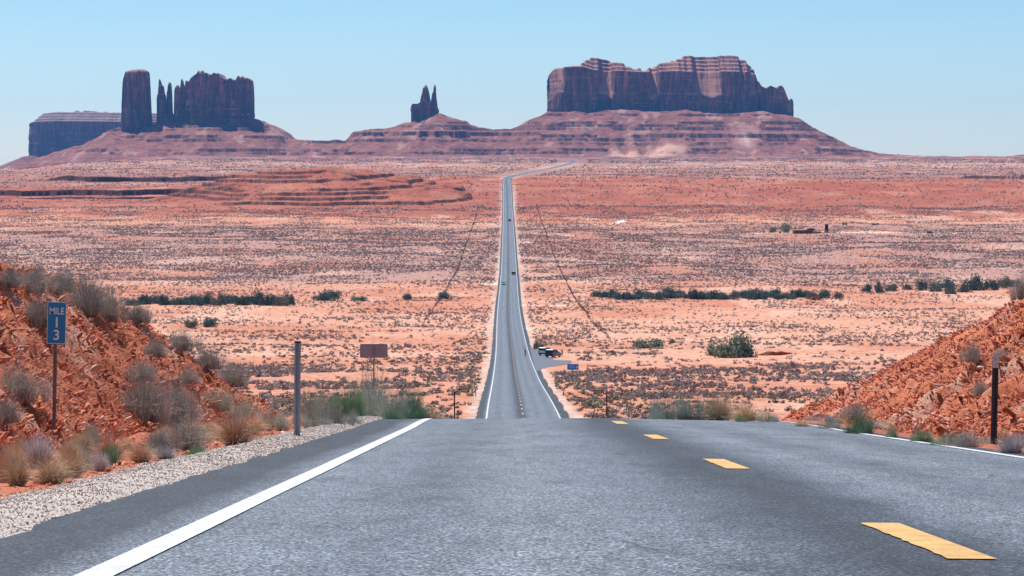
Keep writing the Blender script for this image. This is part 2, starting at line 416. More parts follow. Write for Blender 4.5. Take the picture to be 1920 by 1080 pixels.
# ------------------------------------------------------------------ road
def asphalt():
    m, nt, b = newmat('asphalt', 0.72, 0.35)
    uv = nt.nodes.new('ShaderNodeAttribute'); uv.attribute_name = 'lat'
    v = tc(nt)
    n_big = noise(nt, tc(nt, (1, .12, 1)), 1.1, 5, .6)
    # lateral position slightly wandering
    ma = nt.nodes.new('ShaderNodeMath'); ma.operation = 'MULTIPLY_ADD'
    nt.links.new(n_big, ma.inputs[0]); ma.inputs[1].default_value = .5; ma.inputs[2].default_value = -.25
    ad = nt.nodes.new('ShaderNodeMath'); nt.links.new(uv.outputs['Fac'], ad.inputs[0]); nt.links.new(ma.outputs[0], ad.inputs[1])
    mr = nt.nodes.new('ShaderNodeMapRange'); mr.inputs[1].default_value = -5; mr.inputs[2].default_value = 5
    nt.links.new(ad.outputs[0], mr.inputs[0])
    P = lambda x: (x + 5) / 10
    A = (.118, .138, .166); T = (.094, .112, .138); D = (.028, .035, .047); L = (.132, .152, .178); E = (.042, .052, .07)
    col = ramp(nt, mr.outputs[0], [(0, D), (P(-4.1), D), (P(-3.75), A), (P(-3.1), A), (P(-2.6), T), (P(-1.9), L), (P(-1.35), A),
                                   (P(-.95), T), (P(-.5), E), (P(-.25), D), (P(.15), E), (P(.45), T), (P(.9), L), (P(1.5), T), (P(2.1), L),
                                   (P(2.9), T), (P(3.6), L), (P(3.9), D), (1, D)])
    n_mid = noise(nt, tc(nt, (1, .35, 1)), .9, 5, .6)
    col = mix(nt, 1.0, col, ramp(nt, n_mid, [(.3, (.84,) * 3), (.7, (1.14,) * 3)]), 'MULTIPLY')
    g1 = noise(nt, v, 50.0, 2, .75); g2 = noise(nt, tc(nt, (1, .45, 1)), 15.0, 3, .8)
    col = mix(nt, 1.0, col, ramp(nt, g1, [(.36, (.08,) * 3), (.47, (.62,) * 3), (.56, (1.3,) * 3), (.66, (3.6,) * 3)]), 'MULTIPLY')
    col = mix(nt, 1.0, col, ramp(nt, g2, [(.32, (.76,) * 3), (.68, (1.24,) * 3)]), 'MULTIPLY')
    vc = nt.nodes.new('ShaderNodeTexVoronoi'); vc.feature = 'DISTANCE_TO_EDGE'; vc.inputs['Scale'].default_value = .42
    wv = nt.nodes.new('ShaderNodeMix'); wv.data_type = 'RGBA'; wv.inputs[0].default_value = .12
    nw = nt.nodes.new('ShaderNodeTexNoise'); nw.inputs['Scale'].default_value = 1.6; nw.inputs['Detail'].default_value = 6
    vs = tc(nt, (1, .55, 1)); nt.links.new(vs, nw.inputs['Vector']); nt.links.new(vs, wv.inputs[6]); nt.links.new(nw.outputs['Color'], wv.inputs[7]); nt.links.new(wv.outputs[2], vc.inputs['Vector'])
    crack = ramp(nt, vc.outputs['Distance'], [(.0, (.45,) * 3), (.006, (.62,) * 3), (.012, (1,) * 3)])
    cmask = ramp(nt, noise(nt, v, .28, 3), [(.50, (0,) * 3), (.60, (.8,) * 3)])
    col = mix(nt, cmask, col, mix(nt, 1.0, col, crack, 'MULTIPLY'))
    stain = noise(nt, tc(nt, (1.2, .22, 1)), 2.3, 6, .7)
    col = mix(nt, 1.0, col, ramp(nt, stain, [(.34, (.70,) * 3), (.47, (1,) * 3), (.62, (1.16,) * 3)]), 'MULTIPLY')
    nt.links.new(col, b.inputs['Base Color'])
    bump(nt, b, g1, .55, .012)
    return m
M_asph = asphalt()

def crown(x):   # x = metres from the centre line
    x = np.asarray(x, float)
    return np.where(x > 0, -0.021 * x, -0.004 * -x)
rrows = np.concatenate([np.arange(-60, 95, .5), np.arange(95, 700, 4), np.arange(700, 2900, 12), np.arange(2900, 5300, 12)])
lats = np.array([-4.7, -4.3, -3.7, -2.8, -1.8, -.9, 0, .9, 1.8, 2.8, 3.7, 4.3, 4.75])
def road_strip(name, l0s, l1s, rws, mat, lift, ragged=0.0, nlat=None):
    """a sheet lying on the road profile between two lateral offsets"""
    ls = lats if nlat is None else np.linspace(l0s, l1s, nlat)
    Yy, Ll = np.meshgrid(rws, ls, indexing='ij')
    Lr = Ll.copy()
    if ragged:
        Lr[:, 0] -= ragged * (fbm(rws * 1.1, rws * 0, 4, 91) - .5) * 2
        Lr[:, -1] += ragged * .5 * (fbm(rws * 1.1, rws * 0 + 7, 4, 93) - .5) * 2
    Lr = np.where(Lr > 3.8, np.minimum(Lr, 4.12 + .63 * sstep(80, 200, Yy) + (Lr - 4.75) * .15 * (Lr > 4.0)), Lr)
    Xx = Lr + Xc(Yy)
    Zz = G(Yy) + crown(Lr) + lift + Yy.clip(0) * .00006
    return mesh_np(name, np.stack([Xx, Yy, Zz], -1).reshape(-1, 3), grid_faces(*Xx.shape), mat, True, {'lat': ('FLOAT', Lr.ravel())})
tag(obj('road', road_strip('road', 0, 0, rrows, M_asph, 0.0, .22)), 'straight two lane asphalt highway running over the crest towards the buttes', 'road', kind='structure')

M_white = flat_mat('white_paint', (.70, .71, .72), .6, .2, var=.05, nscale=5)
M_yel = flat_mat('yellow_paint', (.70, .42, .14), .6, .2, var=.06, nscale=9)
def worn(m, thr):
    nt = m.node_tree; b = nt.nodes['Principled BSDF']
    src = b.inputs['Base Color'].links[0].from_socket
    n = noise(nt, tc(nt), 55.0, 4, .8)
    k = ramp(nt, n, [(thr, (.85,) * 3), (thr + .07, (0, 0, 0))])
    src = mix(nt, 1.0, src, ramp(nt, noise(nt, tc(nt), 3.5, 6, .7), [(.35, (.72, .70, .68)), (.6, (1, 1, 1))]), 'MULTIPLY')
    nt.links.new(mix(nt, k, src, (.14, .16, .18)), b.inputs['Base Color'])
worn(M_white, .36); worn(M_yel, .37)
def edge_line(lat, wd):
    V = []; Fs = []
    rw = rrows[rrows > -40]
    Yy = rw
    wob = .02 * (fbm(Yy / 9, Yy * 0 + lat, 2, 5) - .5)
    wj = wd / 2 + np.clip(Yy - 500, 0, 5000) * 0.000012
    L = np.stack([lat - wj + wob, lat + wj + wob], 1)
    Y2 = np.stack([Yy, Yy], 1)
    X2 = L + Xc(Y2); Z2 = G(Y2) + crown(L) + .006 + Y2.clip(0) * .00010
    return np.stack([X2, Y2, Z2], -1).reshape(-1, 3), grid_faces(len(Yy), 2)
for lat, lb in ((-3.68, 'left'), (3.68, 'right')):
    V, Fs = edge_line(lat, .16 if lat < 0 else .13)
    tag(obj('white_edge_line', mesh_np('white_edge_line', V, Fs, M_white)), 'white painted edge line along the %s side of the highway' % lb, 'road marking', kind='structure')
V = []; Fs = []
yk = 11.83 - 12.2 * 3
while yk < 2800:
    ln = 3.0; nseg = 2 if yk > 60 else 24
    ys = np.linspace(yk, yk + ln, nseg + 1)
    b0 = len(V)
    rag = (fbm(ys * 9, ys * 0, 3, 7) - .5) * (.028 if yk < 60 else 0)
    for y, rg in zip(ys, rag):
        for l in (-.095 + rg, .115):
            V.append((l + float(Xc(y)), y, float(G(y)) + float(crown(l)) + .006 + max(y, 0) * .0001))
    for i in range(nseg): Fs.append((b0 + 2*i, b0 + 2*i + 1, b0 + 2*i + 3, b0 + 2*i + 2))
    yk += 12.2
tag(obj('yellow_centre_line', mesh_np('yellow_centre_line', V, Fs, M_yel)), 'broken yellow centre line painted down the middle of the highway', 'road marking', kind='structure')

# paved pull-out
pts = [(4.3, 655), (5.6, 638), (7.8, 612), (10.6, 578), (11.6, 566), (12.1, 552), (11.4, 541), (8.2, 522), (5.6, 503), (4.2, 480)]
Yp = np.linspace(482, 654, 60)
xo = hermite([480, 503, 522, 541, 552, 566, 578, 612, 638, 655], [4.3, 5.6, 8.2, 11.4, 12.1, 11.6, 10.6, 7.8, 5.6, 4.4])(Yp)
ls = np.linspace(0, 1, 9)
Xp = 4.3 + (xo[:, None] - 4.3) * ls[None] + Xc(Yp)[:, None] * 0 ; Y2 = np.repeat(Yp[:, None], 9, 1)
M_pull = flat_mat('pullout_asphalt', (.13, .145, .17), .8, .2, var=.15, nscale=.8)
tag(obj('pull_out', mesh_np('pull_out', np.stack([Xp, Y2, G(Y2) - .02 + 0 * Xp], -1).reshape(-1, 3), grid_faces(60, 9), M_pull)), 'paved pull-out on the right of the highway with parked vehicles', 'pull-out', kind='structure')
bY = np.linspace(480, 660, 60)

# gravel shoulder, near left
gr = np.arange(6, 75, .25); gl = np.linspace(-6.1, -4.35, 16)
Yy, Ll = np.meshgrid(gr, gl, indexing='ij')
e = (gl - gl[0]) / (gl[-1] - gl[0])
Lr = Ll.copy(); Lr[:, :] += (1 - e)[None] * ((fbm(gr / 2.2, gr * 0 + 2, 4, 95) - .5) * .7 + .45 - .25 * sstep(25, 50, gr))[:, None] * 1.0
def shoulder_z(l, y): return G(y) - .02 + .05 * np.exp(-((l + 5.0) / .35)**2) - .06 * sstep(-5.1, -5.9, l) - .075 * sstep(-4.75, -4.4, l) + .035 * (fbm(l * 5, y * 5, 3, 97) - .5)
Zz = shoulder_z(Lr, Yy)
mg, ntg, bgd = newmat('gravel', .95, .1)
vv = tc(ntg); vo = ntg.nodes.new('ShaderNodeTexVoronoi'); vo.inputs['Scale'].default_value = 48; ntg.links.new(vv, vo.inputs['Vector'])
cc = ramp(ntg, vo.outputs['Color'], [(.0, (.22, .18, .17)), (.10, (.46, .39, .35)), (.5, (.58, .50, .45)), (1, (.70, .63, .58))])
ntg.links.new(cc, bgd.inputs['Base Color']); bump(ntg, bgd, vo.outputs['Distance'], .8, .03)
tag(obj('gravel_shoulder', mesh_np('gravel_shoulder', np.stack([Lr + Xc(Yy), Yy, Zz], -1).reshape(-1, 3), grid_faces(*Yy.shape), mg, True)), 'pale gravel shoulder along the left edge of the asphalt', 'shoulder', kind='structure')

# ------------------------------------------------------------------ scatter helpers (pebbles, rocks, leaves)
def rot_mats(n, rg=rng, tilt=math.pi):
    a = rg.uniform(0, 2 * math.pi, n); b = rg.uniform(-tilt, tilt, n); c = rg.uniform(-tilt, tilt, n)
    ca, sa, cb, sb, cc_, sc_ = np.cos(a), np.sin(a), np.cos(b), np.sin(b), np.cos(c), np.sin(c)
    Z = np.zeros((n, 3, 3)); Z[:, 0, 0] = ca; Z[:, 0, 1] = -sa; Z[:, 1, 0] = sa; Z[:, 1, 1] = ca; Z[:, 2, 2] = 1
    Xm = np.zeros((n, 3, 3)); Xm[:, 0, 0] = 1; Xm[:, 1, 1] = cb; Xm[:, 1, 2] = -sb; Xm[:, 2, 1] = sb; Xm[:, 2, 2] = cb
    Ym = np.zeros((n, 3, 3)); Ym[:, 1, 1] = 1; Ym[:, 0, 0] = cc_; Ym[:, 0, 2] = sc_; Ym[:, 2, 0] = -sc_; Ym[:, 2, 2] = cc_
    return Xm @ Ym @ Z

def hull_mesh(seed, npts=14, sc=(1, .75, .38)):
    r = random.Random(seed); bm = bmesh.new(); cl = [(r.uniform(.5, .8), r.uniform(.5, .8)) for _ in range(3)]
    for i in range(npts):
        p = Vector((r.gauss(0, 1), r.gauss(0, 1), r.gauss(0, 1))).normalized() * r.uniform(.8, 1.0)
        p = Vector([max(-cl[k][0], min(cl[k][1], c)) for k, c in enumerate(p)])
        bm.verts.new((p.x * sc[0], p.y * sc[1], p.z * sc[2]))
    res = bmesh.ops.convex_hull(bm, input=bm.verts)
    bmesh.ops.delete(bm, geom=[g for g in res['geom_interior'] if isinstance(g, bmesh.types.BMVert)], context='VERTS')
    bmesh.ops.triangulate(bm, faces=bm.faces)
    bm.verts.index_update()
    V = np.array([v.co[:] for v in bm.verts]); Fc = np.array([[v.index for v in f.verts] for f in bm.faces])
    bm.free(); return V, Fc

def merge_instances(protos, which, pos, size, rots, cols=None):
    """one mesh out of many placed prototype hulls"""
    VV, FF, CC = [], [], []; off = 0
    for k, (PV, PF) in enumerate(protos):
        idx = np.where(which == k)[0]
        if not len(idx): continue
        P = np.einsum('nij,vj->nvi', rots[idx], PV) * size[idx][:, None, None] if size.ndim == 1 else np.einsum('nij,nvj->nvi', rots[idx], PV[None] * size[idx][:, None, :])
        P = P + pos[idx][:, None, :]
        n, v, _ = P.shape
        VV.append(P.reshape(-1, 3))
        FF.append((PF[None] + (np.arange(n) * v)[:, None, None] + off).reshape(-1, PF.shape[1]))
        if cols is not None: CC.append(np.repeat(cols[idx], v, 0))
        off += n * v
    return np.concatenate(VV), np.concatenate(FF), (np.concatenate(CC) if cols is not None else None)

HULLS = [hull_mesh(s) for s in range(10)]
PEB = [hull_mesh(100 + s, 7, (1, .8, .6)) for s in range(5)]
M_stone = attr_mat('loose_stone', nscale=6, lo=.8, hi=1.15)
# pebbles on the shoulder
n = 26000
py_ = 11 + 50 * rng.random(n)**1.25; pl = rng.uniform(-5.75, -4.5, n)
pl += np.where(rng.random(n) < .06, rng.uniform(.1, .5, n), 0)
pos = np.stack([pl + Xc(py_), py_, shoulder_z(pl, py_) + .004], 1)
sz = rng.uniform(.006, .017, n) * (1 + (py_ > 25) * .4)
g = rng.random(n)[:, None]
pc = np.where(g < .07, np.array((.12, .11, .115)), np.where(g < .22, np.array((.48, .29, .22)), np.array((.50, .44, .40)) + rng.uniform(-.05, .2, (n, 1))))
V, Fs, C = merge_instances(PEB, rng.integers(0, 5, n), pos, sz, rot_mats(n), pc)
tag(obj('gravel', mesh_np('gravel', V, Fs, M_stone, False, {'col': ('FLOAT_COLOR', rgba(C))})), 'loose pale pebbles lying on the left shoulder', 'gravel', kind='stuff')

# ------------------------------------------------------------------ rubble banks beside the road
def bank_fine(X, Y):
    g0 = G(Y) - .03 - .12 * 0
    b = bank(X, Y)
    a = np.clip(b / .5, 0, 1)
    r1 = 1 - np.abs(fbm(X * .55 + 3, Y * .8, 4, 201) - .5) * 2
    r2 = 1 - np.abs(fbm(X * 1.7, Y * 2.6, 4, 205) - .5) * 2
    lump = fbm(X * .6, Y * .4, 3, 207) - .5
    base = g0 + b - .16 * (X > 0) - .06
    return base + a * (.35 * lump + .62 * (r1 - .8) + .34 * (r2 - .8))

def bank_mesh(x0, x1, y0, y1, step):
    xs = np.arange(x0, x1, step); ys = np.arange(y0, y1, step * 1.5)
    Y_, X_ = np.meshgrid(ys, xs, indexing='ij')
    Z_ = bank_fine(X_, Y_)
    # step the surface so that it breaks into slabs
    q = .24; s = Z_ + .5 * (X_ < 0) * X_ - .5 * (X_ > 0) * X_ + .3 * fbm(X_ * .8, Y_ * 1.6, 3, 211)
    fr = (s / q) % 1; Z2 = Z_ + (q * (np.floor(s / q) + sstep(.62, .92, fr)) - s) * .9 * np.clip(bank(X_, Y_) / .4, 0, 1)
    Z_ = Z2
    ex = np.minimum(X_ - xs[0], xs[-1] - X_); ey = np.minimum(Y_ - ys[0], ys[-1] - Y_)
    Z_ = Z_ - .5 * (1 - sstep(0, .6, np.minimum(ex, ey))) - .25 * (1 - sstep(.02, .25, bank(X_, Y_)))
    f = fbm(X_ * .5, Y_ * .5, 5, 213)[..., None]; f2 = fbm(X_ * 2.3, Y_ * 2.3, 4, 214)[..., None]
    c = np.array((.42, .105, .048)) * (1 - f) + np.array((.68, .24, .135)) * f
    c = c * (.75 + .5 * f2)
    k = sstep(.58, .7, fbm(X_ * 1.3, Y_ * .9, 4, 217))[..., None] * .75
    c = c * (1 - k) + np.array((.62, .36, .27)) * k
    return mesh_np('rocky_bank', np.stack([X_, Y_, Z_], -1).reshape(-1, 3), grid_faces(*X_.shape), M_bank, False, {'col': ('FLOAT_COLOR', rgba(c.reshape(-1, 3)))})
def bank_extra(nt, v, c, b):
    n1 = noise(nt, v, 9, 6, .7); bump(nt, b, n1, .8, .12)
    return mix(nt, 1.0, c, ramp(nt, noise(nt, v, 18, 4, .7), [(.3, (.65,) * 3), (.7, (1.3,) * 3)]), 'MULTIPLY')
M_bank = attr_mat('red_rubble', nscale=2.5, lo=.75, hi=1.2, extra=bank_extra)
tag(obj('hillside', bank_mesh(-17, -4.6, 16, 84, .10)), 'red rubble cut bank rising on the left of the road', 'bank', kind='structure')
tag(obj('hillside', bank_mesh(6.35, 18, 26, 96, .11)), 'red rubble cut bank rising on the right of the road', 'bank', kind='structure')

def rock_cols(n):
    g = rng.random((n, 1)); s = rng.random((n, 1))
    c = np.array((.33, .08, .036)) * (1 - g) + np.array((.74, .25, .15)) * g
    c = np.where(s < .18, np.array((.62, .36, .28)) * (.75 + .35 * g), c)
    c = np.where(s > .975, np.array((.72, .58, .52)), c)
    return c

def slope_rots(X, Y, sgn):
    """orient slabs roughly along the bank surface with random turn"""
    n = len(X); az = rng.normal(0, .55, n) + math.pi * rng.integers(0, 2, n)
    tilt = sgn * math.atan(.72) + rng.normal(0, .28, n); ty = rng.normal(0, .25, n)
    ca, sa = np.cos(az), np.sin(az)
    Z = np.zeros((n, 3, 3)); Z[:, 0, 0] = ca; Z[:, 0, 1] = -sa; Z[:, 1, 0] = sa; Z[:, 1, 1] = ca; Z[:, 2, 2] = 1
    c, s = np.cos(tilt), np.sin(tilt)
    Ym = np.zeros((n, 3, 3)); Ym[:, 1, 1] = 1; Ym[:, 0, 0] = c; Ym[:, 0, 2] = -s; Ym[:, 2, 0] = s; Ym[:, 2, 2] = c
    c, s = np.cos(ty), np.sin(ty)
    Xm = np.zeros((n, 3, 3)); Xm[:, 0, 0] = 1; Xm[:, 1, 1] = c; Xm[:, 1, 2] = -s; Xm[:, 2, 1] = s; Xm[:, 2, 2] = c
    return Ym @ Xm @ Z

def bank_points(side, n):
    X, Y = [], []
    while len(X) < n:
        m = n * 3
        y = rng.uniform(24 if side < 0 else 34, 84 if side < 0 else 92, m)
        x = -rng.uniform(5.2, 14, m) if side < 0 else rng.uniform(6.9, 16, m)
        ok = (bank(x, y) > .06) & (np.abs(x / y) < .27) & (bank(x - side * .7, y) < np.where(side < 0, 2.9, 4.2)) & (bank(x - side * 1.2, y) != bank(x, y))
        X += list(x[ok]); Y += list(y[ok])
    return np.array(X[:n]), np.array(Y[:n])

VV = []
for side, nn, lab in ((-1, 42000, 'left'), (1, 46000, 'right')):
    X_, Y_ = bank_points(side, nn)
    sz = np.exp(rng.normal(math.log(.030), .55, nn)).clip(.012, .13)
    ss = np.stack([sz * rng.uniform(.9, 1.6, nn), sz * rng.uniform(.7, 1.1, nn), sz * rng.uniform(.6, 1.3, nn)], 1)
    pos = np.stack([X_, Y_, bank_fine(X_, Y_) + sz * .12], 1)
    V, Fs, C = merge_instances(HULLS, rng.integers(0, 10, nn), pos, ss, slope_rots(X_, Y_, -side * -1 * -1), rock_cols(nn))
    tag(obj('rubble', mesh_np('rubble', V, Fs, M_stone, False, {'col': ('FLOAT_COLOR', rgba(C))})), 'small broken red rubble covering the %s cut bank' % lab, 'rubble', kind='stuff')

# larger rocks, one object each
M_rocks = []
for i, cpair in enumerate((((.34, .09, .042), (.48, .155, .085)), ((.46, .15, .08), (.60, .25, .155)), ((.56, .30, .22), (.68, .45, .37)))):
    m, nt_, b_ = newmat('red_rock', .95, .1)
    v_ = tc(nt_); nt_.links.new(ramp(nt_, noise(nt_, v_, 3.0, 5, .65), [(.3, cpair[0]), (.7, cpair[1])]), b_.inputs['Base Color'])
    bump(nt_, b_, noise(nt_, v_, 6, 5, .7), .7, .08); M_rocks.append(m)
rock_me = []
for i in range(9):
    V, Fs = hull_mesh(300 + i, 22, (1, .72, .42))
    rock_me.append(mesh_np('rock', V, Fs, M_rocks[i % 3]))
def put_rocks(side, n, lab, grp):
    X_, Y_ = bank_points(side, n); Rm = slope_rots(X_, Y_, -side)
    for i in range(n):
        o = bpy.data.objects.new('rock', rock_me[random.randrange(9)])
        s = float(np.clip(np.exp(rng.normal(math.log(.115), .38)), .075, .30))
        M4 = Matrix([list(r) for r in Rm[i]]).to_4x4()
        o.matrix_world = Matrix.Translation((X_[i], Y_[i], float(bank_fine(X_[i], Y_[i])) + s * .10)) @ M4 @ Matrix.Diagonal((s * random.uniform(1.2, 2.3), s, s * random.uniform(.6, 1.2), 1))
        mi = rock_me.index(o.data) % 3; zone = 'upper' if bank(X_[i], Y_[i]) > 1.4 else 'lower'
        cn = ('dark red', 'orange red', 'pale pinkish')[mi]
        link(o); tag(o, 'angular %s rock in the rubble on the %s part of the %s bank' % (cn, zone, lab), 'rock', '%s rocks on the %s part of the %s bank' % (cn, zone, lab))
put_rocks(-1, 140, 'left', '')
put_rocks(1, 150, 'right', '')
def special_rock(px, Y, s, lab, rz=0.0, mi=0, sc=(1, 1, 1), name='rock', up=.2):
    X = float(xof(Y, px)); o = bpy.data.objects.new(name, mesh_np('rock', *hull_mesh(int(px) + 5, 20, (1, .7, .5)), M_rocks[mi]))
    z = float(bank_fine(X, Y)) if bank(X, Y) > .1 else float(ground(X, Y))
    o.location = (X, Y, z + s * up); o.scale = (s * sc[0], s * sc[1], s * sc[2]); o.rotation_euler = (0, 0, rz)
    link(o); tag(o, lab, 'rock'); return o
special_rock(528, 38.0, .2, 'flat dark red slab lying at the foot of the left roadside post', .3, 0, (1.3, .8, .35))
special_rock(487, 31.5, .10, 'rounded salmon boulder beside the gravel left of the tall post', .6, 1, (.9, .9, 1.3))
o = special_rock(485, 66, .30, 'dark pointed rock standing at the lower end of the left bank', .2, 0, (.75, .6, 1.6), up=.5)

# ------------------------------------------------------------------ buttes
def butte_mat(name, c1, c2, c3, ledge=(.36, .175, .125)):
    m, nt, b = newmat(name, .95, .1)
    v = tc(nt, (1, 1, .10))           # vertical streaks
    h = tc(nt, (.12, .12, 1))         # horizontal strata
    a = noise(nt, v, .06, 6, .65, .4); s = noise(nt, h, .09, 5, .7)
    c = ramp(nt, a, [(.36, c1), (.5, c2), (.62, c3)])
    c = mix(nt, 1.0, c, ramp(nt, noise(nt, v, .22, 4, .6), [(.38, (.55,) * 3), (.5, (1,) * 3), (.62, (1.6, 1.5, 1.45))]), 'MULTIPLY')
    c = mix(nt, 1.0, c, ramp(nt, s, [(.35, (.72,) * 3), (.65, (1.22,) * 3)]), 'MULTIPLY')
    po = nt.nodes.new('ShaderNodeTexCoord'); sz = nt.nodes.new('ShaderNodeSeparateXYZ'); nt.links.new(po.outputs['Object'], sz.inputs[0])
    zz = nt.nodes.new('ShaderNodeMath'); zz.operation = 'MULTIPLY_ADD'; nt.links.new(noise(nt, tc(nt), .012, 4), zz.inputs[0]); zz.inputs[1].default_value = 90; nt.links.new(sz.outputs['Z'], zz.inputs[2])
    zr = nt.nodes.new('ShaderNodeMapRange'); zr.inputs[1].default_value = 240; zr.inputs[2].default_value = 335; nt.links.new(zz.outputs[0], zr.inputs[0])
    c = mix(nt, zr.outputs[0], c, mix(nt, 1.0, c, (2.4, 1.6, 1.4), 'MULTIPLY'))   # paler higher up
    # lit-to-shaded contrast painted in: pale debris ledges, darkened steep faces
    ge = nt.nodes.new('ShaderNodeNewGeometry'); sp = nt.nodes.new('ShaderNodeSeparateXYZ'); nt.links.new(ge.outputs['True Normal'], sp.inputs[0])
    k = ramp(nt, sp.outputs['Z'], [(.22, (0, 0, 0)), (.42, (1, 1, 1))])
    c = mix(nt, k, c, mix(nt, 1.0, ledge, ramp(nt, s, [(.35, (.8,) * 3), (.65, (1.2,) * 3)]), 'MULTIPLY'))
    nt.links.new(c, b.inputs['Base Color'])
    bump(nt, b, a, .6, 6.0)
    return m
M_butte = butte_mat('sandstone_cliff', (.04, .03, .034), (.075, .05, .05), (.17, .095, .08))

def flute(u, z, seed, big=34.0):
    """outward push of a cliff face; u metres along the wall, z metres up"""
    a = 1 - np.abs(fbm(u / (big * 2), z / 260, 3, seed) - .5) * 6
    b = 1 - np.abs(fbm(u / (big * .6), z / 150, 3, seed + 3) - .5) * 6
    c = (fbm(u / 7, z / 40, 4, seed + 7) - .5) * 1.8
    st = fbm(z / 7.0, u / 260, 3, seed + 9) - .5
    return a * .5 + b * .25 + c * .30 + st * .16

def tower(name, Y, levels, depth, seed, lab, amp=5.0, nring=72, fl=18.0, pw=2.6):
    """levels: (row, left px, right px) from the foot to the top"""
    lv = np.array(levels, float)
    zs = zof(Y, lv[:, 0]); xl = xof(Y, lv[:, 1]); xr = xof(Y, lv[:, 2])
    nl = max(14, int((zs[-1] - zs[0]) / 2.6)); zz = np.linspace(zs[0], zs[-1], nl)
    L = np.interp(zz, zs, xl); Rr = np.interp(zz, zs, xr)
    th = np.linspace(0, 2 * math.pi, nring, endpoint=False)
    ct, st = np.cos(th), np.sin(th)
    ux = np.sign(ct) * np.abs(ct)**(2 / pw); uy = np.sign(st) * np.abs(st)**(2 / pw)
    hw = (Rr - L) / 2; cx = (Rr + L) / 2
    dp = depth * (hw / hw.max())**.6
    circ = (hw.max() * 2 + depth * 2) * 1.6
    seam = (1 - np.abs(np.cos(th / 2)))  # keep the closure smooth
    Zm, Tm = np.meshgrid(zz, th, indexing='ij')
    u = np.cos(Tm) * circ / 6; u2 = np.sin(Tm) * circ / 6
    fz = (flute(u + u2 * .7 + 500, Zm, seed, fl) * .5 + flute(u2 * 1.3 - u * .6, Zm, seed + 50, fl) * .5) - .35
    k = 1 + np.clip(fz, -1.5, .7) * (amp / np.maximum(hw, 4))[:, None]
    taper = np.ones(nl); taper[-1] = .72; taper[-2] = .93
    Xm = cx[:, None] + ux[None] * hw[:, None] * k * taper[:, None]
    Ym = Y + uy[None] * dp[:, None] * (1 + np.clip(fz, -1, 1) * .25) * taper[:, None]
    Zt = Zm + (fbm(Xm / 7, Ym / 7, 3, seed + 5) - .5) * 7 * (np.arange(nl) > nl - 3)[:, None]
    V = np.stack([Xm, Ym, Zt], -1).reshape(-1, 3)
    a = np.arange(nl * nring).reshape(nl, nring); b = np.roll(a, -1, 1)
    Fs = np.stack([a[:-1].ravel(), b[:-1].ravel(), b[1:].ravel(), a[1:].ravel()], 1)
    # top cap as degenerate-free fan of quads: centre ring
    cen = V[a[-1]].mean(0); ringc = (V[a[-1]] - cen) * .45 + cen; ringc[:, 2] += 1.5
    c0 = len(V); V = np.concatenate([V, ringc, [cen + (0, 0, 2)]]); rc = np.arange(c0, c0 + nring); rcb = np.roll(rc, -1)
    Fs = np.concatenate([Fs, np.stack([a[-1], b[-1], rcb, rc], 1)])
    half = rc.reshape(-1, 2); nx = np.roll(rc, -2).reshape(-1, 2)
    Fs = np.concatenate([Fs, np.stack([half[:, 0], half[:, 1], nx[:, 0], np.full(len(half), len(V) - 1)], 1)])
    return V, Fs

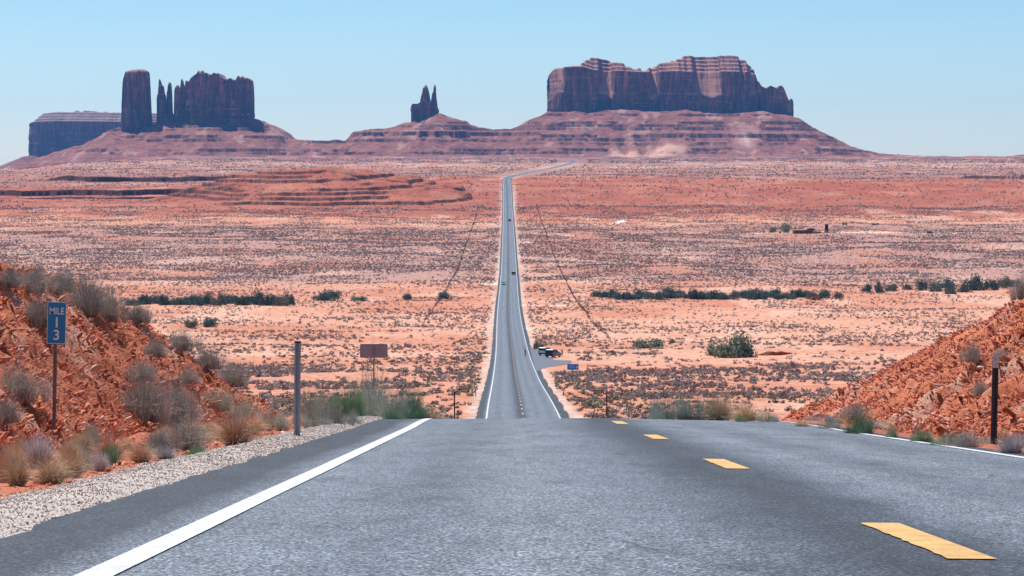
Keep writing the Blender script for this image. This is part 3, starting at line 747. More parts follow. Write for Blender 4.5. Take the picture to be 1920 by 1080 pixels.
def wall(Y, top, base, T, seed, cliff=None, amp=14.0, big=34.0, dx=2.6, ends=.16, lean=0.0, slope=.62, cap_noise=3.0, pw=2.6):
    """long mesa: top silhouette, cliff rim and foot given as photo polylines, T half depth"""
    top = np.array(top, float); base = np.array(base, float)
    cl = top if cliff is None else np.array(cliff, float)
    x0, x1 = xof(Y, top[0, 0]), xof(Y, top[-1, 0])
    nc = int((x1 - x0) / dx)
    th = np.linspace(-math.pi / 2, math.pi / 2, nc); lin = np.linspace(-1, 1, nc)
    s = .8 * lin + .2 * np.sin(th); s[0], s[-1] = -1, 1
    X = x0 + (s + 1) / 2 * (x1 - x0); px = 960 + X / Y * F
    zt = zof(Y, np.interp(px, top[:, 0], top[:, 1])); zb = zof(Y, np.interp(px, base[:, 0], base[:, 1])) - 14
    zc = np.minimum(zof(Y, np.interp(px, cl[:, 0], cl[:, 1])), zt)
    jn = (fbm(X / 9, X * 0, 4, seed + 1) - .5) * cap_noise * 2 * np.clip(1.1 - np.abs(s), 0, .3) / .3
    zt = zt + jn
    if cliff is None: zc = zc + jn - np.abs(jn) * .4
    prof = np.clip(1 - np.abs(s)**(1 / ends * .9), 0, 1)**.5
    Th = T * np.maximum(prof, .02)
    nL = 46; nT = 26
    f = np.linspace(0, 1, nL)
    cols = []
    Zf = zb[:, None] + (zc - zb)[:, None] * f[None]
    Xf = np.repeat(X[:, None], nL, 1)
    push = flute(Xf, Zf, seed, big) * amp * np.minimum(prof + .25, 1)[:, None]
    ln = lean * sstep(.40, .62, fbm(X / 30, X * 0 + 3, 3, seed + 21))[:, None] * np.clip(f[None] - .35 - .25 * fbm(X / 25, X * 0, 2, seed + 25)[:, None], 0, 1) * 1.6
    Yf = Y - Th[:, None] - push + (.05 * T) * f[None] + ln
    Xf = Xf + (s * 1.0)[:, None] * (np.abs(s)**12)[:, None] * flute(Zf * .8 + 300, Zf, seed + 60, 20) * 4
    # top surface
    nT = 64
    g = np.concatenate([np.linspace(0, .40, 48)[1:], np.linspace(.43, .99, 17)])
    yb = Y + Th
    Yt = Yf[:, -1:] + (yb[:, None] - Yf[:, -1:]) * g[None]
    edge = Y - Th[:, None] - amp * .3
    inw = np.clip(np.minimum(Yt - np.maximum(edge, Yf[:, -1:]), yb[:, None] - Yt), 0, None)
    hgt = np.minimum(inw * slope, (zt - zc)[:, None])
    hq = hgt + 3 * (fbm(X / 40, X * 0, 3, seed + 33) - .5)[:, None]
    P = 10.5; fr = (hq / P) % 1
    hgt2 = P * (np.floor(hq / P) + .45 * fr + .55 * sstep(.80, .93, fr))
    hgt = np.clip(hgt2, 0, (zt - zc)[:, None])
    Zt = zc[:, None] + hgt + (fbm(Yt / 12, X[:, None] / 12, 3, seed + 4) - .5) * 1.6
    Xt = np.repeat(X[:, None], nT, 1)
    Xb = np.repeat(X[:, None], 6, 1); Zb = zc[:, None] + (zb - zc)[:, None] * np.linspace(0, 1, 6)[None]
    Yb = np.repeat(yb[:, None], 6, 1) + flute(Xb + 900, Zb, seed + 80, big) * amp * .6
    XX = np.concatenate([Xf, Xt, Xb], 1); YY = np.concatenate([Yf, Yt, Yb], 1); ZZ = np.concatenate([Zf, Zt, Zb], 1)
    V = np.stack([XX, YY, ZZ], -1)
    a = grid_faces(*XX.shape)
    return V.reshape(-1, 3), a[:, ::-1]

def formation(name, parts, lab, cat, mat=None):
    VV, FF, off = [], [], 0
    for V, Fs in parts:
        VV.append(V); FF.append(Fs + off); off += len(V)
    o = obj(name, mesh_np(name, np.concatenate(VV), np.concatenate(FF), mat or M_butte, False))
    return tag(o, lab, cat, kind='structure')

# big mesa on the right
topB = [(1026, 150), (1031, 138), (1040, 129), (1060, 126), (1086, 123), (1092, 118), (1104, 110), (1134, 110), (1146, 117), (1170, 123), (1182, 131), (1205, 133), (1222, 125),
        (1248, 117), (1272, 112), (1278, 106), (1320, 106), (1365, 104), (1388, 110), (1400, 120), (1412, 128), (1420, 150), (1427, 161)]
cliffB = [(1026, 150), (1031, 138), (1040, 129), (1090, 129), (1110, 135), (1200, 139), (1260, 137), (1400, 138), (1414, 140), (1422, 155), (1427, 163)]
baseB = [(1026, 212), (1100, 214), (1160, 209), (1260, 214), (1360, 216), (1427, 212)]
partsB = [wall(7035, topB, baseB, 125, 11, cliffB, 19, 40, lean=75)]
partsB.append(wall(7010, [(1418, 150), (1424, 163), (1432, 168), (1440, 163), (1452, 167), (1458, 161), (1464, 163), (1469, 176), (1475, 190), (1480, 184), (1484, 188), (1486, 200)],
                   [(1418, 214), (1450, 218), (1486, 224)], 60, 12, None, 10, 18, lean=15))
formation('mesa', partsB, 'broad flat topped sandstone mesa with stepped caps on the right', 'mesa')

# twin spired throne butte in the centre
Yk = 6885
partsK = [wall(Yk, [(771, 202), (773, 197), (776, 195), (784, 196), (790, 192), (800, 190), (812, 194), (820, 198), (823, 208)], [(771, 232), (800, 230), (823, 214)], 34, 31, None, 5, 14),
          tower('k', Yk, [(224, 784, 812), (195, 787, 808), (180, 790, 806), (172, 792, 804.5), (166, 793, 803), (160, 797, 801)], 26, 32, '', 2.2, fl=8),
          tower('k', Yk, [(222, 804, 824), (197, 806.5, 820.5), (185, 809, 819), (174, 811, 818), (170, 813, 818), (160, 813.5, 817.5)], 20, 33, '', 1.6, fl=7)]
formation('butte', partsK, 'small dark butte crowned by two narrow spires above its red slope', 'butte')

# lone tower and castle on the left
Yl = 6900
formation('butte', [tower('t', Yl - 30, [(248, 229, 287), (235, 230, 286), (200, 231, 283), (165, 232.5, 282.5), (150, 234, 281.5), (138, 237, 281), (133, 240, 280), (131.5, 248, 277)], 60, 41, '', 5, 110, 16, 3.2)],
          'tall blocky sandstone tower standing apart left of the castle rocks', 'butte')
partsC = [wall(Yl, [(350, 160), (353, 151), (358, 151), (366, 146), (376, 143), (379, 134), (384, 134), (388, 141), (400, 141), (404, 139), (416, 141), (422, 149), (431, 152), (440, 148), (449, 150),
                    (455, 144), (462, 142), (469, 144), (473, 152), (475, 178), (477, 206)],
               [(350, 250), (380, 245), (410, 234), (477, 226)], 70, 42, None, 22, 17, cap_noise=12, ends=.08, pw=3.5),
          tower('s', Yl - 40, [(250, 294, 326), (215, 295.5, 313), (180, 296, 312.5), (174, 298, 310), (163, 298.5, 309), (158, 299, 305), (150.5, 299, 303)], 20, 43, '', 2.2, fl=8),
          tower('s', Yl - 30, [(250, 306, 334), (210, 312, 325), (175, 313.5, 324), (168, 315, 323.5), (156, 316, 322.5)], 18, 44, '', 1.8, fl=7),
          tower('s', Yl - 25, [(252, 322, 352), (210, 327, 345), (172, 328, 342), (165, 329, 338), (161, 331, 337)], 20, 45, '', 2.2, fl=8),
          tower('s', Yl - 15, [(250, 330, 362), (190, 338, 353), (165, 339, 349), (156, 340, 346), (147.5, 341, 344)], 20, 46, '', 2.0, fl=7),
          tower('s', Yl - 50, [(248, 368, 402), (200, 372, 392), (165, 376, 388), (150, 378, 386), (133.5, 378.5, 384)], 40, 47, '', 2.0, fl=8)]
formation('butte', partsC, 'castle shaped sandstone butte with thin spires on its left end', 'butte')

# hazy mesa on the far left
Yf = 9800
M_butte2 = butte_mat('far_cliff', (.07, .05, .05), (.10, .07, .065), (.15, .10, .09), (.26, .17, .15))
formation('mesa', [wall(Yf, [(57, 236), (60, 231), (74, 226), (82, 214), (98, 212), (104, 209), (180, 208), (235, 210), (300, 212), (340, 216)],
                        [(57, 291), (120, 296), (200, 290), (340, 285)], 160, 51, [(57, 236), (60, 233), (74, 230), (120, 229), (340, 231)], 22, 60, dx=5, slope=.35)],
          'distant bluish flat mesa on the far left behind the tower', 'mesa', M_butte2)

# ------------------------------------------------------------------ talus slopes below the buttes
def hills(x0, x1, Yr, crest, y0, y1, dx, dy, T, Lf, seed, name, lab, terr=1.0, beds=()):
    cr = np.array(crest, float)
    Xs = np.arange(xof(Yr, x0), xof(Yr, x1), dx)
    Ys = np.concatenate([np.arange(y0, Yr + 30, dy), np.linspace(Yr + 40, y1, 24)])
    Y_, X_ = np.meshgrid(Ys, Xs, indexing='ij')
    px = 960 + X_ / Yr * F
    C = zof(Yr - T * .8, np.interp(px, cr[:, 0], cr[:, 1])) + (fbm(X_ / 22, Y_ / 60, 4, seed + 20) - .5) * 9
    base = ground(X_, np.minimum(Y_, 7000), False) - 6
    gul = 1 - np.abs(fbm(X_ / 90, Y_ / 700, 4, seed) - .5) * 4
    L = Lf * (.86 + .26 * gul)
    t = np.clip((Yr - T - Y_) / L, 0, 1.0)
    tb = np.clip((Y_ - Yr - T) / (L * 1.3), 0, 1.0)
    h = (C - base)
    prof = (1 - t)**1.22 * (1 - tb)**1.3
    z = base + h * prof
    z = z + (fbm(X_ / 12, Y_ / 12, 4, seed + 2) - .5) * 3.2 * (prof > 0) * np.clip(t * 6, .15, 1)
    # hard beds stand out as broken ledges
    P = 14.0; zz = z + 4.2 * np.sin(z * .19) + 4.5 * np.sin(z * .071 + 1) + 2 * (fbm(X_ / 200, X_ * 0, 3, seed + 4) - .5)
    fr = (zz / P) % 1; ter = P * (.42 * fr + .58 * sstep(.84, .94, fr) - fr)
    mk = (.55 + .75 * vn(np.floor(zz / P) * 1.7, 0, seed + 15)) * sstep(.47, .51, fbm(X_ / 95, np.floor(zz / P) * 3.7, 4, seed + 6) * .75 + .25 * fbm(X_ / 22, Y_ / 30, 3, seed + 11)) * (t > 0.01) * terr
    z = z + ter * mk * sstep(.02, .2, prof)
    for row, pa, pb, th_, gs in beds:
        zt_ = float(zof(6820, row)); f_ = (z - (zt_ - th_)) / th_
        stp = th_ * (.30 * f_ + .70 * sstep(.0, .12, f_) - f_)
        m_ = sstep(pa, pa + 12, px) * (1 - sstep(pb - 12, pb, px)) * sstep(gs, gs + .05, fbm(X_ / 60, Y_ / 60 + row, 4, int(row)))
        z = z + np.where((f_ > 0) & (f_ < 1), stp, 0) * m_
    z = z + (prof <= 0) * -3
    sl = np.abs(np.gradient(z, axis=0) / np.gradient(Y_, axis=0))
    f = fbm(X_ / 40, Y_ / 40, 5, seed + 8)[..., None]; f2 = fbm(X_ / 9, Y_ / 9, 4, seed + 9)[..., None]
    c = (np.array((.18, .060, .045)) * (1 - f) + np.array((.34, .135, .095)) * f) * (.5 + .95 * f2)
    k = sstep(.62, .72, fbm(X_ / 30, Y_ / 90, 4, seed + 10))[..., None] * .45
    c = c * (1 - k) + np.array((.50, .30, .24)) * k
    k = sstep(.75, 1.3, sl)[..., None] * .9
    c = c * (1 - k) + np.array((.07, .035, .038)) * k  # steep ledge faces darkened in colour to deepen their shade
    k = sstep(.60, .70, fbm(X_ / 6, Y_ / 6, 2, seed + 17))[..., None] * .5
    c = c * (1 - k) + np.array((.15, .07, .06)) * k
    k = (1 - sstep(.0, .16, prof))[..., None] * .8
    c = c * (1 - k) + np.array((.26, .13, .12)) * k
    return X_, Y_, z, c
M_talus = attr_mat('talus', nscale=.08, lo=.75, hi=1.25)
crest = [(-80, 330), (0, 324), (60, 306), (130, 284), (190, 265), (215, 250), (232, 240), (290, 234), (330, 232), (390, 226), (470, 222), (484, 222), (505, 232), (538, 247), (548, 262), (600, 264), (655, 263),
         (668, 250), (690, 243), (740, 240), (760, 232), (790, 228), (822, 213), (845, 220), (878, 229), (884, 236), (925, 243), (960, 243), (985, 230), (1005, 220), (1027, 210),
         (1100, 212), (1160, 207), (1220, 211), (1275, 208), (1340, 214), (1420, 209), (1485, 222), (1505, 234), (1530, 248), (1560, 264), (1580, 275), (1610, 283), (1640, 289), (1720, 294), (1800, 297), (1850, 298), (1880, 293), (1920, 291), (2000, 292)]
X_, Y_, Z_, C_ = hills(-200, 2250, 7000, crest, 6150, 8200, 4.0, 3.0, 150, 430, 301, 'hills', '', beds=((245, 660, 1015, 15, .25), (233, 745, 895, 8, .3), (263, 545, 1040, 7, .35), (276, 580, 1010, 5, .42), (254, 470, 556, 9, .3), (240, 380, 520, 8, .4), (262, 300, 560, 6, .42), (248, 190, 330, 7, .4),
    (228, 985, 1120, 8, .4), (240, 1010, 1500, 6, .45), (252, 1180, 1520, 9, .44), (268, 960, 1560, 8, .46), (282, 200, 640, 4, .45)))
# pale sand dune apron at the foot of the mesa
pxh = 960 + X_ / 7000 * F
dn = np.exp(-((pxh - 1192) / 66)**4) * np.exp(-((Y_ - 6500 - 10 * fbm(X_ / 20, Y_ / 20, 3, 9)) / 42)**2); k = np.clip(dn * 1.6, 0, 1)[..., None] * .9
C_ = C_ * (1 - k) + np.array((.62, .36, .26)) * k
k = (np.exp(-((pxh - 1172 + (Y_ - 6700) * .03) / 13)**2) * sstep(6560, 6650, Y_) * .3 * (fbm(X_ / 12, Y_ / 20, 3, 5) > .45))[..., None] + (np.exp(-((pxh - 1372) / 15)**2) * np.exp(-((Y_ - 6600) / 60)**2) * .8)[..., None]
C_ = C_ * (1 - k) + np.array((.62, .38, .30)) * k
tag(obj('hills', mesh_np('hills', np.stack([X_, Y_, Z_], -1).reshape(-1, 3), grid_faces(*X_.shape), M_talus, False, {'col': ('FLOAT_COLOR', rgba(C_.reshape(-1, 3)))})),
    'red talus slopes with dark ledges rising to the feet of the buttes', 'hills', kind='structure')
X_, Y_, Z_, C_ = hills(-250, 420, 9800, [(-250, 340), (-100, 333), (0, 319), (30, 306), (60, 292), (120, 298), (200, 291), (420, 285)], 8600, 10500, 14, 14, 170, 500, 401, 'hills', '', .6)
tag(obj('hills', mesh_np('hills', np.stack([X_, Y_, Z_], -1).reshape(-1, 3), grid_faces(*X_.shape), M_talus, False, {'col': ('FLOAT_COLOR', rgba(C_.reshape(-1, 3) * .8))})),
    'hazy slope under the distant mesa on the far left', 'hills', kind='structure')

# ------------------------------------------------------------------ plants
def leaf_cloud(n, lobes, size, seed, squash=.75, stem=True):
    """leaf sized faces spread through lobed crown of unit radius; returns V, F(tri), rnd"""
    r = np.random.default_rng(seed)
    a = r.uniform(0, 2 * math.pi, lobes); rr = np.sqrt(r.random(lobes)) * .62; hz = r.uniform(.18, .62, lobes) * (1 - rr * .55)
    cen = np.stack([rr * np.cos(a), rr * np.sin(a), hz], 1); rad = r.uniform(.22, .42, lobes)
    tone = r.uniform(.15, .85, lobes)
    w_ = r.integers(0, lobes, n)
    d = r.normal(0, 1, (n, 3)); d /= np.linalg.norm(d, axis=1)[:, None]
    p = cen[w_] + d * (rad[w_] * r.random(n)**.35)[:, None]
    p[:, 2] = np.abs(p[:, 2]) * squash
    e1 = r.normal(0, 1, (n, 3)); e1 /= np.linalg.norm(e1, axis=1)[:, None]
    e2 = r.normal(0, 1, (n, 3)); e2 /= np.linalg.norm(e2, axis=1)[:, None]
    s = size * r.uniform(.6, 1.4, n)[:, None]
    V = np.stack([p - e1 * s * .5, p + e1 * s * .5, p + e2 * s], 1)
    V[:, :, 2] = np.maximum(V[:, :, 2], 0)
    rn = np.clip(tone[w_] + r.normal(0, .22, n), 0, 1)
    return V.reshape(-1, 3), np.arange(n * 3).reshape(-1, 3), np.repeat(rn, 3)

def twig_bush(n, h, rad, seed, wdt=.006, spread=1.0, droop=.25, leaves=0, leaf=.02, erect=.0):
    """fine twigs or blades rising out of a common foot; quads"""
    r = np.random.default_rng(seed)
    a = r.uniform(0, 2 * math.pi, n); e = r.random(n)**.6
    base = np.stack([np.cos(a) * rad * .25 * r.random(n), np.sin(a) * rad * .25 * r.random(n), np.zeros(n)], 1)
    out = np.stack([np.cos(a), np.sin(a), np.zeros(n)], 1)
    sp = e * rad * spread * (1 - erect * .5)
    hh = h * np.sqrt(np.clip(1.05 - .75 * e**2, .08, 1)) * r.uniform(.55, 1.08, n)
    jit = r.normal(0, .10 * rad, (n, 3)); jit[:, 2] *= .4
    mid = base + out * (sp * .42)[:, None] + np.array((0, 0, 1)) * (hh * .58)[:, None] + jit * .6
    tip = base + out * sp[:, None] + np.array((0, 0, 1)) * (hh * (1 - droop * e * .5))[:, None] + jit * 1.5
    pts = [base, mid, tip]; side = np.stack([-np.sin(a + r.normal(0, 1, n)), np.cos(a + r.normal(0, 1, n)), r.normal(0, .3, n)], 1)
    wds = [1.0, .75, .25]
    V = np.stack([p + side * (wdt * k * s_) for p, k in zip(pts, wds) for s_ in (-1, 1)], 1)   # n,6,3
    b = (np.arange(n) * 6)[:, None]
    Fs = np.concatenate([b + np.array([[0, 1, 3, 2]]), b + np.array([[2, 3, 5, 4]])])
    rn = np.repeat(r.random(n), 6); V = V.reshape(-1, 3)
    if leaves:
        w_ = r.integers(0, n, leaves); t = r.uniform(.25, 1.05, leaves)[:, None]
        p = np.where(t < .5, base[w_] + (mid[w_] - base[w_]) * t * 2, mid[w_] + (tip[w_] - mid[w_]) * (t - .5) * 2) + r.normal(0, .03 * rad, (leaves, 3))
        e1 = r.normal(0, 1, (leaves, 3)); e1 /= np.linalg.norm(e1, axis=1)[:, None]; e2 = r.normal(0, 1, (leaves, 3)); e2 /= np.linalg.norm(e2, axis=1)[:, None]
        s = leaf * r.uniform(.6, 1.5, leaves)[:, None]
        q = np.stack([p - e1 * s * .5, p - e2 * s * .25, p + e1 * s * .5, p + e2 * s * .25], 1).reshape(-1, 3)
        Fs = np.concatenate([Fs, np.arange(leaves * 4).reshape(-1, 4) + len(V)]); V = np.concatenate([V, q]); rn = np.concatenate([rn, np.repeat(r.random(leaves), 4)])
    V[:, 2] = np.maximum(V[:, 2], -.02)
    return V, Fs, rn

M_grey = plant_mat('grey_twigs', [(.20, .185, .17), (.44, .415, .38), (.70, .67, .62)])
M_sage = plant_mat('sage_leaves', [(.22, .26, .22), (.42, .48, .42), (.64, .69, .61)])
M_green = plant_mat('green_leaves', [(.12, .22, .13), (.24, .40, .25), (.44, .56, .36)])
M_straw = plant_mat('dry_grass', [(.42, .29, .18), (.66, .50, .34), (.82, .70, .53)])
M_rust = plant_mat('rusty_grass', [(.44, .24, .15), (.64, .40, .28), (.80, .60, .45)])
M_pale = plant_mat('pale_twigs', [(.34, .31, .33), (.52, .49, .51), (.70, .67, .68)])
M_dark = plant_mat('dark_tamarisk', [(.045, .098, .092), (.095, .175, .16), (.19, .27, .245)])
M_scrub = plant_mat('desert_scrub', [(.17, .12, .12), (.31, .245, .235), (.45, .39, .36)])

M_vg = plant_mat('verge_leaves', [(.12, .12, .085), (.25, .24, .17), (.42, .38, .28)])
def clump(k, spread, fn):
    r = np.random.default_rng(k * 7 + 1); VV, FF, RR = [], [], []; off = 0
    for i in range(k):
        V, Fs, rn = fn(i); sc_ = r.uniform(.45, .75) if i else .8
        a_ = r.uniform(0, 6.28); d_ = spread * (r.random()**.5) if i else 0
        V = V * np.array((sc_, sc_, r.uniform(.55, 1.0) if i else 1.0)) + np.array((d_ * math.cos(a_), d_ * math.sin(a_), 0))
        VV.append(V); FF.append(Fs + off); RR.append(np.clip(rn * .85 + r.uniform(-.1, .25), 0, 1)); off += len(V)
    return np.concatenate(VV), np.concatenate(FF), np.concatenate(RR)
def pm(kind, seed):
    if kind == 'grey': V, Fs, rn = clump(10, .75, lambda i: twig_bush(150, .9, .72, seed + i, .0052, 1.15, .9, 420, .036))
    elif kind == 'sage': V, Fs, rn = clump(6, .6, lambda i: twig_bush(220, 1.0, .6, seed + i, .0045, 1, .3, 800, .030))
    elif kind == 'green': V, Fs, rn = clump(6, .45, lambda i: twig_bush(380, 1.0, .5, seed + i, .005, 1, .1, 500, .03))
    elif kind in ('straw', 'rust'): V, Fs, rn = twig_bush(1300, 1.0, .9, seed, .0055, 1.1, .9)
    elif kind == 'pale': V, Fs, rn = twig_bush(700, 1.0, .5, seed, .0075, 1, .0, 300, .02, .6)
    m = {'grey': M_grey, 'sage': M_sage, 'green': M_green, 'straw': M_straw, 'rust': M_rust, 'pale': M_pale}[kind]
    return mesh_np(kind, V, Fs, m, False, {'rnd': ('FLOAT', rn)})
PB = {}
PM = {k: [pm(k, 500 + i * 7 + j * 100) for i in range(3)] for j, k in enumerate(('grey', 'sage', 'green', 'straw', 'rust', 'pale'))}
for _k in PM:
    for _m in PM[_k]:
        co = np.empty(len(_m.vertices) * 3, np.float32); _m.vertices.foreach_get('co', co); co = co.reshape(-1, 3)
        PB[_m.name] = (float(np.percentile(np.abs(co[:, 0]), 96)), float(np.percentile(co[:, 2], 98)))
NAMES = {'grey': ('shrub', 'shrub'), 'sage': ('sagebrush', 'shrub'), 'green': ('green_shrub', 'shrub'), 'straw': ('grass_tuft', 'grass tuft'), 'rust': ('grass_tuft', 'grass tuft'), 'pale': ('dry_weed', 'weed')}
_pc = [0]
def near_z(X, Y):
    b = float(bank(X, Y))
    if b > .08: return float(bank_fine(np.array(X), np.array(Y)))
    return float(ground(X, Y))
def near_hit(px, py):
    Ys = np.linspace(14, 84, 1400); Xs = xof(Ys, px)
    zg = np.where(bank(Xs, Ys) > .08, bank_fine(Xs, Ys), ground(Xs, Ys)); zr = zof(Ys, py)
    i = int(np.argmax(zg >= zr)); 
    if zg[i] < zr[i]: i = int(np.argmin(zr - zg))
    return float(Xs[i]), float(Ys[i]), float(zg[i])
def plant(kind, px, py, wpx, hpx, lab, group=None, Y=None):
    """px, py: foot in the photo; wpx, hpx: size there"""
    if Y is None: X, Y, z = near_hit(px, py)
    else: X = float(xof(Y, px)); z = near_z(X, Y)
    _pc[0] += 1
    o = bpy.data.objects.new(NAMES[kind][0], PM[kind][_pc[0] % 3])
    rad = {'grey': .86, 'sage': .80, 'green': .66, 'straw': .8, 'rust': .8, 'pale': .5}[kind]
    if Y > 55 and px > 560 and py > 0: hpx *= 1.5; wpx *= 1.1
    if kind in ('rust', 'straw'): wpx *= 1.25; hpx *= 1.1
    if kind == 'green' and px > 1380: wpx *= 1.05; hpx *= 1.35
    if kind == 'grey' and px < 1000: wpx *= 1.04; hpx *= .98
    rad, hh_ = PB[o.data.name]; wx = wpx * Y / F / 2 / rad; hx = hpx * Y / F / hh_
    o.location = (X, Y, z - .03); o.scale = (wx, wx * .9, hx); o.rotation_euler = (0, 0, random.uniform(0, 6.28))
    link(o); tag(o, lab, NAMES[kind][1], group); return o

# left bank and verge
L = plant
L('grey', 62, 548, 75, 55, 'dark twiggy shrub at the top left of the left bank')
L('grey', 22, 540, 60, 40, 'twiggy shrub at the left picture edge on top of the left bank')
L('grey', 112, 545, 60, 42, 'twiggy shrub on the bank top just above the blue mile sign')
L('grey', 165, 590, 100, 75, 'broad dark shrub on the bank top right of the mile sign')
L('grey', 75, 615, 80, 62, 'dark shrub directly left of the mile sign panel')
L('grey', 205, 608, 60, 50, 'grey shrub below the broad dark shrub on the bank top')
L('grey', 255, 604, 60, 38, 'low shrub on the shoulder of the left bank above the row of tamarisks')
L('grey', 292, 668, 48, 36, 'small brownish shrub alone halfway up the left bank')
L('grey', 345, 640, 60, 40, 'grey shrub on the skyline of the left bank, upper of three')
L('grey', 388, 668, 64, 42, 'grey shrub on the skyline of the left bank, middle of three')
L('grey', 432, 690, 64, 44, 'grey shrub on the skyline of the left bank, lowest of three')
L('grey', 40, 752, 95, 72, 'pale grey shrub at the left edge beside the mile sign post')
L('grey', 8, 790, 60, 50, 'small grey shrub cut by the left edge below the pale one')
L('grey', 262, 715, 60, 42, 'thin grey shrub above the largest shrub of the left bank')
L('grey', 268, 790, 110, 92, 'largest grey shrub in the middle of the left bank')
L('grey', 322, 800, 110, 95, 'large grey shrub touching the right side of the largest one')
L('grey', 350, 845, 110, 72, 'dense grey shrub at the bank foot beside the gravel')
L('grey', 298, 850, 60, 50, 'dark grey shrub left of the dense one at the bank foot')
L('sage', 168, 832, 62, 44, 'small bluish sagebrush right of the mile sign post')
L('grey', 352, 718, 42, 30, 'tiny grey shrub above the sagebrush row near the end of the left bank')
L('sage', 405, 770, 72, 42, 'first sagebrush of the row running down to the left post')
L('sage', 452, 790, 80, 44, 'second sagebrush of the row running down to the left post')
L('sage', 505, 808, 70, 46, 'third sagebrush of the row, just left of the post')
L('rust', 440, 838, 92, 66, 'rusty dry grass in front of the sagebrush row left of the post')
L('rust', 470, 815, 60, 42, 'small rusty grass tuft behind the salmon boulder')
L('rust', 205, 862, 70, 48, 'orange dry grass under the small bluish sagebrush')
L('rust', 262, 868, 60, 40, 'orange dry grass between the green tuft and the white weed')
L('green', 205, 872, 52, 42, 'green shrub in the dry grass at the foot of the left bank')
L('green', 368, 856, 40, 24, 'small green shrub at the gravel edge below the dense grey shrub')
L('pale', 307, 862, 50, 30, 'whitish dry weed at the gravel edge beside orange grass')
L('pale', 186, 884, 34, 42, 'thin whitish weed at the gravel edge left of the green shrub')
L('pale', 68, 880, 62, 70, 'tall whitish dry weed left of the straw tufts')
L('straw', 92, 908, 85, 56, 'blond grass tuft at the gravel edge, left of two')
L('straw', 132, 896, 60, 48, 'olive blond grass tuft at the gravel edge, right of two')
L('straw', 30, 912, 60, 60, 'dry grass tuft near the bottom left edge')
L('rust', 5, 905, 50, 62, 'brown grass tuft cut by the left picture edge')
L('sage', 0, 880, 46, 50, 'dark sagebrush cut by the left picture edge above the gravel')
L('straw', 235, 845, 36, 26, 'tiny straw tuft between the sagebrush and the dense grey shrub')
L('sage', 590, 806, 62, 40, 'sagebrush right of the left roadside post, nearest to it')
L('grey', 628, 802, 62, 46, 'grey shrub right of the post behind the gravel')
L('sage', 660, 798, 52, 30, 'low grey sagebrush at the gravel edge before the dark green shrub')
L('green', 652, 775, 76, 45, 'dark green shrub near the crest left of the pale sage', Y=62)
L('sage', 700, 782, 125, 62, 'large pale sage at the crest below the back of the road sign', Y=66)
L('sage', 742, 783, 70, 40, 'grey green sage right of the large pale one at the crest', Y=64)
L('green', 765, 783, 72, 48, 'dark green shrub at the crest left of the road edge', Y=66)
L('green', 735, 786, 60, 22, 'low bright green shrub by the gravel at the crest', Y=57)
L('green', 790, 784, 34, 28, 'last small green shrub before the left white line meets the crest', Y=64)
L('straw', 815, 784, 34, 22, 'small straw tuft beside the left road edge at the crest', Y=64)
L('sage', 585, 780, 70, 40, 'grey sage behind the left post', Y=60)
L('sage', 610, 768, 60, 40, 'second grey sage behind the left post, farther right', Y=66)
# right verge
L('green', 1617, 822, 64, 36, 'round green shrub beside the right white line, largest of that row')
L('green', 1673, 830, 34, 24, 'small round green shrub right of the largest green one')
L('green', 1728, 838, 48, 26, 'green shrub right of the small round one by the white line')
L('green', 1782, 846, 60, 28, 'low green shrub half hidden by the dark grey shrub on the right')
L('grey', 1812, 848, 76, 44, 'dark grey shrub left of the right roadside post')
L('pale', 1900, 860, 56, 46, 'pale dry weed right of the right roadside post')
L('sage', 1560, 812, 60, 34, 'grey green sage beside the right white line left of the green row')
L('green', 1390, 800, 34, 16, 'small green shrub at the tip of the right bank')
L('green', 1290, 796, 40, 16, 'small bright green shrub beyond the crest right of the road', Y=60)
L('sage', 1255, 798, 80, 40, 'grey green sage right of the crest, left of two large ones', Y=60)
L('sage', 1310, 798, 95, 38, 'grey green sage right of the crest, middle', Y=60)
L('straw', 1350, 800, 70, 36, 'pale straw tuft right of the crest before the red bank', Y=60)
L('straw', 1400, 800, 50, 28, 'straw tuft touching the tip of the right bank', Y=59)
L('sage', 1440, 798, 44, 22, 'small sage at the foot of the right bank tip', Y=56)
L('straw', 1505, 808, 50, 22, 'straw tuft at the foot of the right bank')
L('sage', 1230, 798, 46, 26, 'small sage left of the two large ones right of the crest', Y=59)
L('grey', 1822, 678, 44, 36, 'lone brownish shrub halfway up the right bank')
L('grey', 1842, 740, 36, 30, 'small grey shrub on the right bank left of the post')
L('grey', 1880, 680, 40, 24, 'small shrub on the right bank behind the top of the post')
L('grey', 1912, 552, 44, 30, 'shrub on the top of the right bank at the picture edge')
L('grey', 1710, 652, 70, 34, 'grey shrub behind the skyline of the right bank, upper', Y=76)
L('grey', 1600, 700, 90, 34, 'grey shrub behind the skyline of the right bank, lower', Y=78)

